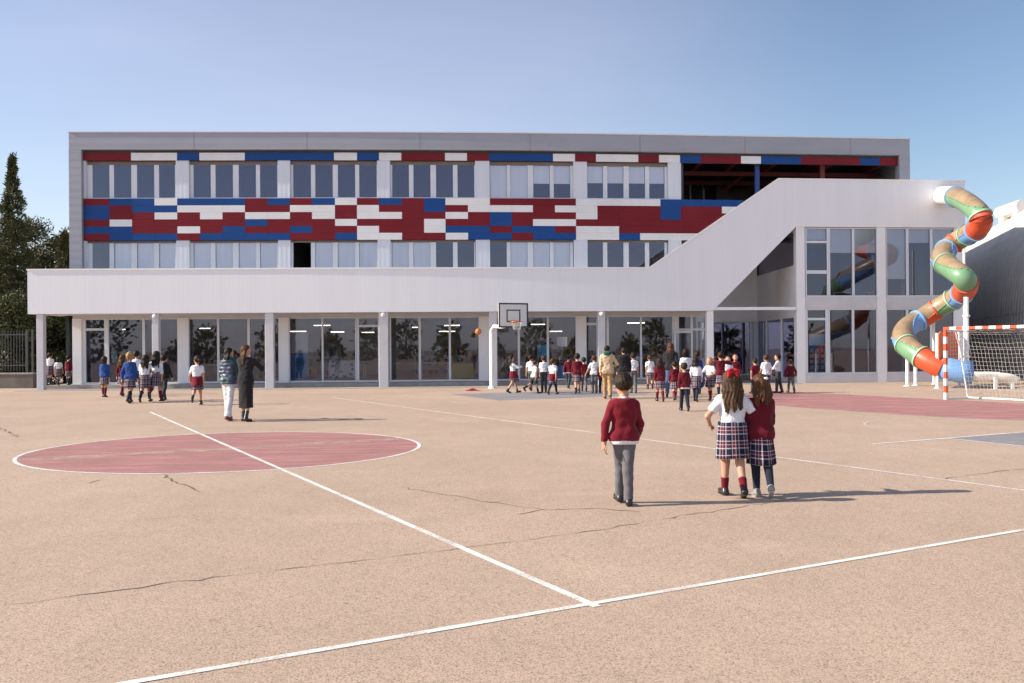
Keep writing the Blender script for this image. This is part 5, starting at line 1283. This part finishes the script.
    if bottom == 'skirt':
        kz = (J['l'][1][2] + J['r'][1][2]) / 2; ln = ex.get('skirt_len', .04)
        skirt('skirt', PLAID if bcol is None else CL[bcol], hipz + H * (.085 if top == 'white' and 'untucked' not in ex else .02), kz + H * ln, ((H * .092 * w + o_, H * .066 * w + o_) if top == 'white' and 'untucked' not in ex else (H * .088 * w, H * .058 * w)), (H * ex.get('skirt_w', .112) * w ** .5, H * .092), px)
    if 'tied' in ex:
        skirt('tied_sweater', CL[ex['tied']], hipz + H * .075, hipz - H * .105, (H * .096 * w + o_, H * .072 * w + o_), (H * .116, H * .102), px + 1, .002)
    # socks and tights
    if sock:
        for q in 'lr':
            hip, kn, an, heel, toe, fd, dn = J[q]; frac, sc = sock
            L_ = [f_cap(kn, an, H * .034 + h * .35 + H * .004, H * .021 + h * .35 + H * .004), f_cap(kn + (an - kn) * .12 - fd * H * .010, kn + (an - kn) * .5 - fd * H * .008, H * .025 + h * .35, H * .021 + h * .35)]
            if frac >= 1: L_.append(f_cap(hip, kn, H * .048 * w + H * .004, H * .034 + h * .35 + H * .004))
            fs = f_union(L_, H * .012); d = norm(an - kn); e = an + (kn - an) * frac
            def sf(x, y, z): 
                v = fs(x, y, z); return v if frac >= 1 else np.maximum(v, -((x - e[0]) * d[0] + (y - e[1]) * d[1] + (z - e[2]) * d[2]))
            pts = np.array([hip if frac >= 1 else kn, an]); sdf_mesh('tights' if frac >= 1 else 'sock', sf, pts.min(0) - H * .07, pts.max(0) + H * .07, h, CL[sc], root)
    for q in 'lr':
        hip, kn, an, heel, toe, fd, dn = J[q]
        sfu = f_union([f_cap(heel, toe, H * .023 + h * .25, H * .0185 + h * .25), f_cap(heel + (an - heel) * .1, an + norm(kn - an) * H * (.075 if 'boots' in ex else .004), H * .024 + h * .2, H * .026 + h * .2)], H * .02)
        mid = heel + dn * H * .021
        pts = np.array([heel, toe, an]); so_ = sdf_mesh('shoe', lambda x, y, z: np.maximum(sfu(x, y, z), (x - mid[0]) * dn[0] + (y - mid[1]) * dn[1] + (z - mid[2]) * dn[2]), pts.min(0) - H * .06, pts.max(0) + H * (.13 if 'boots' in ex else .06), h * .8, shoe, root)
        if h < .013:
            mb = MB(); c = (heel + toe) / 2 + dn * H * .0215; sd_ = norm(np.cross(fd, dn)); mb.obox(c - V3(0, 0, 0), fd, sd_, dn, H * .070, H * .019, H * .003); o = mb.build('sole', SHOE if shoe is SHOE else SOLE, None); o.parent = so_
    # --- hair
    hcut = ell_ = f_ell((0, -.035, .125), (.375, .455, .43))
    def cap_hair(x, y, z):
        d = f_ell((0, -.045, .125), (.40, .475, .445))(x, y, z) + .018 * (np.sin(x * 31 + px) * np.sin(y * 27) * np.sin(z * 23 + px))
        zz, yy = z - .12, y + .03
        d = np.maximum(d, (yy * .78 - zz * .62) - .075); return np.maximum(d, -(z + (.24 if hair == 'short' else .34) + .0 * y))
    parts_ = [cap_hair]
    if hair in ('long', 'half', 'curly'):
        ln = ex.get('hair_len', 1.0); zl = -.30 - .75 * ln
        n_ = 7 if h < .013 else 4; rn_ = random.Random(int(px))
        for i in range(n_):
            xx = (i - (n_ - 1) / 2) / ((n_ - 1) / 2) * .33; L0 = zl + rn_.uniform(-.14, .14) - .10 * (1 - abs(xx) / .33) * -1
            a = (xx * .85, -.30 + .35 * abs(xx), .05); b = (xx * 1.08, -.42 + .34 * abs(xx), -.42); c = (xx * 1.02 + rn_.uniform(-.05, .05), -.50 + .25 * abs(xx), L0)
            parts_ += [f_cap(a, b, .15, .125, .9), f_cap(b, c, .125, .05 if hair != 'curly' else .10, .8)]
    if hair == 'pony':
        parts_ += [f_cap((0, -.40, .18), (0, -.60, .02), .10, .12), f_cap((0, -.60, .02), (.03, -.56, -.62), .13, .05)]
    if hair == 'bob':
        for xx in (-.24, -.08, .08, .24): parts_ += [f_cap((xx, -.26 + .3 * abs(xx), .0), (xx * 1.15, -.27 + .3 * abs(xx), -.48), .17, .12, .9)]
    hu = f_union(parts_, .05)
    def hair_sd(x, y, z): return hu(x, y, z) + .02 * np.sin(x * 42 + px + 3 * np.sin(z * 5)) * np.clip(-z + .2, 0, 1)
    m2 = hh * (1.9 if hair in ('long', 'half', 'curly') else 1.15); 
    hlo = hc0 - V3(hh * .75, hh * .95, m2 if hair != 'short' else hh * .6); hhi = hc0 + V3(hh * .75, hh * .75, hh * .68)
    if abs(yawh) > .5: hlo[1] = hc0[1] - hh * 1.0; hhi[1] = hc0[1] + hh * 1.0; hlo[0] = hc0[0] - hh; hhi[0] = hc0[0] + hh
    ho = sdf_mesh('hair', headf(hair_sd), hlo, hhi, h * .75, HAIR[hcol], root)
    if 'bow' in ex:
        mb = MB(); c = HT((.0, -.40, .36)); 
        for s in (-1, 1):
            for k in range(3): mb.tube([c, c + V3(s * hh * (.10 + .05 * k), -hh * .06, hh * (.14 - .12 * k)), c + V3(s * hh * (.26 - .03 * k), -hh * .05, hh * (.10 - .14 * k))], hh * .05, 6, rfun=lambda f: hh * (.03 + .06 * math.sin(f * 2.6)))
        mb.sphere(c, hh * .065, 6); o = mb.build('hair_bow', CL['brightred'], None, smooth=True); o.parent = root
    if 'scrunchie' in ex:
        c = HT((.10, -.44, .34)); mb = MB(); mb.sphere(c, hh * .10, 6, 0, (1.2, .7, .75)); o = mb.build('hair_tie', CL['white'], None, smooth=True); o.parent = root
    if 'jacket_in_hand' in ex:
        q = 'r'; wr = A[q][2]; jf = f_union([f_cap(wr + V3(0, .01, .06), wr + V3(.03, .0, -.22), .07, .10, .7), f_cap(wr + V3(.05, .0, -.05), wr + V3(.09, .03, -.30), .05, .06)], .05)
        sdf_mesh('jacket', lambda x, y, z: jf(x, y, z) + fold(x, y, z, .01), wr - .5, wr + .3, h, CL[ex['jacket_in_hand']], root)
    return root, J, A
P_ = make_person
K_ = dict
sk = dict(bottom='skirt')
RS = (.80, 'redsock'); NS_ = (.80, 'navy'); TI = (1.0, 'navy')
# --- three pupils in the foreground
P_('boy in maroon sweater and grey trousers walking alone, nearest of all', 624.5, 505, 375, 4, 'crimson', 'long', 'trousers', 'grey', (.45, 'redsock'), 'short', 'dark', 'W3', K_(ls=16, lk=6, rs=-5, rk=4, lb=-5.0, rb=-4.0, la=-8, lb2=21, le=8, ra=10, rb2=16, re=38, nod=-4), extra=('shirt_tail',), vox=.0085, build=1.04)
P_('girl with long hair, red bow, white polo and long plaid skirt in the foreground', 733, 496.5, 371, 2, 'white', 'short', 'skirt', None, (.42, 'redsock'), 'long', 'brown', 'W1', K_(ls=12, lk=6, rs=-10, rk=20, lh=(-.155, .12, .56), rh=(.13, .10, .56), nod=-3, turn=-8), extra=('bow', ('skirt_len', .035), ('skirt_w', .125), ('hair_len', 1.35)), vox=.0085, build=1.12)
P_('girl in maroon cardigan with white hair tie and navy tights beside the bow girl', 761, 496, 376.5, -4, 'maroon', 'long', 'skirt', None, TI, 'half', 'auburn', 'W4', K_(ls=-4, lk=8, rs=-12, rk=24, la=8, ra=14, lb2=5, rb2=4, le=25, re=70, turn=14), extra=('scrunchie', ('skirt_len', -.01), ('skirt_w', .118), ('hair_len', .72), ('hem', .035)), vox=.0085, shoe=SHOEG, build=1.05)
# --- two women on the left
P_('woman in iridescent quilted jacket and white trousers', 229, 420.5, 349, -12, 'puffer', 'long', 'trousers', 'offwhite', None, 'long', 'black', 'W3', K_(ls=10, rs=-12, rk=6, ra=12, re=70, la=5, turn=-35), adult=True, extra=(('flare', .040), ('hair_len', .55)), group='teachers on the playground', shoe=SHOER, build=1.05)
P_('woman in long black dress and black ankle boots beside the quilted jacket woman', 246, 421.5, 346.5, -14, 'black', 'long', None, None, None, 'long', 'auburn', 'S', K_(lh=(.0, .22, .72), rh=(.12, .22, .70), turn=-40, ls=4, rs=-4), adult=True, extra=('dress', 'boots', ('hair_len', 1.2)), group='teachers on the playground', build=1.12)
# --- pupils on the left
P_('child in white shirt half hidden behind the first column, in the shade', 50, 385, 353, 0, 'white', 'short', 'skirt', None, NS_, 'short', 'dark', 'S', extra=(), z0=.16)
P_('girl in white shirt and plaid skirt standing in the shaded opening', 58.5, 385.5, 357, 5, 'white', 'short', 'skirt', None, NS_, 'bob', 'dark', 'W3', z0=.16)
P_('child in maroon sweater standing in the shaded opening beside the left pilaster', 68.5, 385, 356, -5, 'maroon', 'long', 'skirt', None, NS_, 'short', 'black', 'S', z0=.16)
P_('small girl in blue sweater with red socks, alone near the left door', 104.5, 397, 357, 0, 'blue', 'long', 'skirt', None, RS, 'bob', 'dark', 'S', K_(la=6, ra=-4))
P_('girl in maroon sweater half hidden behind the blond girl in blue', 122.5, 396, 355, 0, 'maroon', 'long', 'skirt', None, RS, 'long', 'auburn', 'W3')
P_('blond girl with ponytail, blue sweater and navy knee socks', 130, 403, 351.5, 0, 'blue', 'long', 'skirt', None, NS_, 'pony', 'blonde', 'W1', K_(la=-14, lb2=16, ra=10), build=1.05)
P_('dark haired boy in white shirt ahead of the left group of girls', 136.5, 394.5, 350.5, 0, 'white', 'long', 'trousers', 'charcoal', None, 'short', 'black', 'W2')
P_('girl in white shirt with long dark hair and navy knee socks behind the blond girl', 145.5, 402, 354.5, 4, 'white', 'long', 'skirt', None, NS_, 'long', 'dark', 'W2', K_(rh=(.19, .06, .62)))
P_('girl in white long sleeved shirt with very long black hair and one raised heel', 156.5, 401.5, 351, 4, 'white', 'long', 'skirt', None, RS, 'long', 'black', 'W4', K_(lh=(-.19, .05, .66)), extra=(('hair_len', 1.2),))
P_('pupil in black jacket and black trousers right of the long haired girls', 164, 400.5, 354, -3, 'black', 'long', 'trousers', 'charcoal', None, 'short', 'dark', 'W1')
P_('girl in white shirt with red sweater tied round her waist, walking alone', 197.5, 405, 355.5, 10, 'white', 'short', 'skirt', None, (.2, 'navy'), 'pony', 'dark', 'W4', K_(la=14, lb2=22, rb2=12, turn=30), extra=(('tied', 'crimson'),), build=1.05)
# --- pupils round the hoop
P_('girl in white shirt with red sweater at her waist, leaning back by the hoop', 513.5, 393, 355.5, -70, 'white', 'long', 'skirt', None, (.2, 'navy'), 'long', 'dark', 'W3', K_(lean=-8, rh=(.06, .24, .66), lh=(-.06, .24, .64)), extra=(('tied', 'crimson'),))
P_('dark haired boy in white shirt behind the leaning boy in shorts', 531, 390.5, 354.5, -20, 'white', 'short', 'trousers', 'grey', None, 'short', 'dark', 'W1')
P_('boy in white T shirt and dark shorts leaning sideways', 534, 393.5, 360, -60, 'white', 'short', 'shorts', 'charcoal', (.5, 'navy'), 'short', 'brown', 'W4', K_(lean=8), extra=('untucked',))
P_('boy in white shirt and charcoal trousers standing upright beside the leaning boy', 544, 392.5, 356, 0, 'white', 'short', 'trousers', 'charcoal', None, 'short', 'brown', 'S')
P_('girl with ponytail, red sweater round her waist and dark tights near the hoop', 553, 394.5, 358, -25, 'white', 'short', 'skirt', None, TI, 'pony', 'auburn', 'W2', extra=(('tied', 'crimson'),))
P_('boy in maroon sweater and grey trousers striding left of the plaid skirt girl', 568.5, 388.5, 354.5, -15, 'maroon', 'long', 'trousers', 'charcoal', None, 'short', 'dark', 'W1', K_(la=-25, ra=22), extra=('shirt_tail',))
P_('short haired girl in maroon sweater and plaid skirt in front of the glass door', 577.5, 393.5, 353, 0, 'maroon', 'long', 'skirt', None, (.3, 'navy'), 'short', 'dark', 'W2', build=1.1)
P_('boy in red top holding hands with the white shirt boy', 584, 391.5, 357, 0, 'crimson', 'short', 'trousers', 'grey', None, 'short', 'dark', 'W1', K_(rh=(.22, .05, .44)))
P_('boy in white T shirt and grey trousers, arm out towards the boy in red', 594.5, 393, 356, 0, 'white', 'short', 'trousers', 'grey', None, 'short', 'brown', 'S', K_(lh=(-.25, .06, .44)), extra=('untucked',))
P_('child in red mostly hidden behind the adult in the beige coat', 602, 393, 359, 0, 'crimson', 'long', 'trousers', 'charcoal', None, 'short', 'dark', 'W3')
P_('adult in beige hooded coat and tan trousers with dark green hood', 607.5, 399, 346.5, -3, 'beige', 'long', 'trousers', 'tan', None, 'short', 'dark', 'W3', K_(rh=(.12, .14, .60), ls=8, rs=-6, turn=-25), adult=True, extra=(('hood', 'green'),), group='teachers on the playground', shoe=SHOEB, build=1.12)
P_('adult in black jacket and grey trousers behind the nearest boy', 624, 398, 348.5, 0, 'black', 'long', 'trousers', 'grey', None, 'short', 'dark', 'S', adult=True, group='teachers on the playground', build=1.08)
P_('child in white T shirt half hidden right of the black jacket adult', 633.5, 393, 353.5, 0, 'white', 'short', 'trousers', 'grey', None, 'short', 'dark', 'S')
P_('girl in white T shirt and short plaid skirt walking apart, red socks', 650, 389, 355, 0, 'white', 'short', 'skirt', None, (.4, 'redsock'), 'pony', 'brown', 'W3', extra=('untucked',))
P_('girl in maroon sweater, pale plaid skirt and long red socks', 660, 401.5, 358, 0, 'maroon', 'long', 'skirt', None, RS, 'long', 'dark', 'W3', extra=(('hair_len', .5), ('skirt_w', .14)), build=1.1)
P_('woman with very long brown hair, black jacket and jeans', 671, 397, 342.5, -15, 'black', 'long', 'trousers', 'jeans', None, 'long', 'auburn', 'W2', adult=True, extra=(('hair_len', 1.35),), group='teachers on the playground')
P_('small child in maroon sweater and red socks left of the dark trousered boy', 675, 400, 361, 4, 'maroon', 'long', 'skirt', None, RS, 'short', 'dark', 'W2', extra=(('skirt_w', .13),))
P_('boy in maroon sweater and navy trousers in front of the crowd', 684.5, 411, 363, 0, 'maroon', 'long', 'trousers', 'navy', None, 'short', 'dark', 'W3', extra=('shirt_tail',), build=1.05)
P_('dark haired girl in white shirt with plaid skirt and navy tights in the crowd', 696, 401.5, 357, -20, 'white', 'long', 'skirt', None, TI, 'long', 'black', 'W1', extra=(('hair_len', .4),))
P_('black haired pupil in white shirt deep in the crowd by the open door', 686, 395, 349.5, 0, 'white', 'short', 'trousers', 'charcoal', None, 'bob', 'black', 'S')
P_('pupil in blue sweater deep in the crowd beside the white column', 697.5, 394, 352, -10, 'blue', 'long', 'trousers', 'charcoal', None, 'short', 'dark', 'S')
P_('fair curly girl in white T shirt holding a blue jacket, looking sideways', 710, 400.5, 357.5, 150, 'white', 'short', 'skirt', None, RS, 'curly', 'blonde', 'W3', K_(rh=(.12, .2, .55), lh=(-.08, .2, .58)), extra=(('jacket_in_hand', 'blue'), ('hair_len', .25)))
P_('pupil in maroon sweater with raised elbows behind the fair curly girl', 721, 397, 352.5, 0, 'maroon', 'long', 'skirt', None, NS_, 'short', 'dark', 'S', K_(lh=(-.15, .12, .84), rh=(.15, .12, .80)))
P_('child in white shirt facing us behind the bow girl', 728, 395, 356.5, 175, 'white', 'short', 'trousers', 'grey', None, 'short', 'brown', 'S')
P_('child in maroon sweater facing us behind the bow girl', 735.5, 393.5, 354.5, 170, 'maroon', 'long', 'trousers', 'grey', None, 'short', 'brown', 'S')
P_('child in red T shirt and dark trousers behind the cardigan girl', 755.5, 394, 358.5, 15, 'crimson', 'short', 'trousers', 'charcoal', None, 'short', 'dark', 'W3', K_(la=-16, lb2=22))
P_('boy in white polo and dark trousers, second from the right of the row', 766.5, 393.5, 354.3, 10, 'white', 'short', 'trousers', 'charcoal', None, 'short', 'brown', 'W2', extra=('untucked',))
P_('boy in white shirt carrying something, left of the rightmost boy', 778.5, 393, 354.5, 60, 'white', 'long', 'trousers', 'charcoal', None, 'short', 'dark', 'S', K_(lh=(-.08, .2, .60), rh=(.08, .2, .60)))
P_('rightmost boy, in maroon sweater and grey trousers with arms held out', 791, 392.8, 359.5, 0, 'maroon', 'long', 'trousers', 'grey', None, 'short', 'auburn', 'W3', K_(lb2=28, rb2=30))
# black bag on the beige coat adult's side
bg_ = at(617, 376, 35.4); fb_ = f_union([f_ell((0, 0, 0), (.17, .11, .20)), f_ell((.02, -.02, .1), (.13, .10, .12))], .05)
bag = sdf_mesh('shoulder_bag', fb_, V3(-.3, -.25, -.35), V3(.3, .25, .4), .016, CL['black'], None); bag.location = bg_; tag(bag, 'black bulky shoulder bag carried between the beige and black adults', 'bag')
mb = MB(); mb.tube([(-.12, 0, .12), (-.12, -.02, .35), (-.05, .0, .52), (.02, .05, .40), (.10, .02, .12)], .014, 6); o = mb.build('strap', CL['black'], None); o.parent = bag
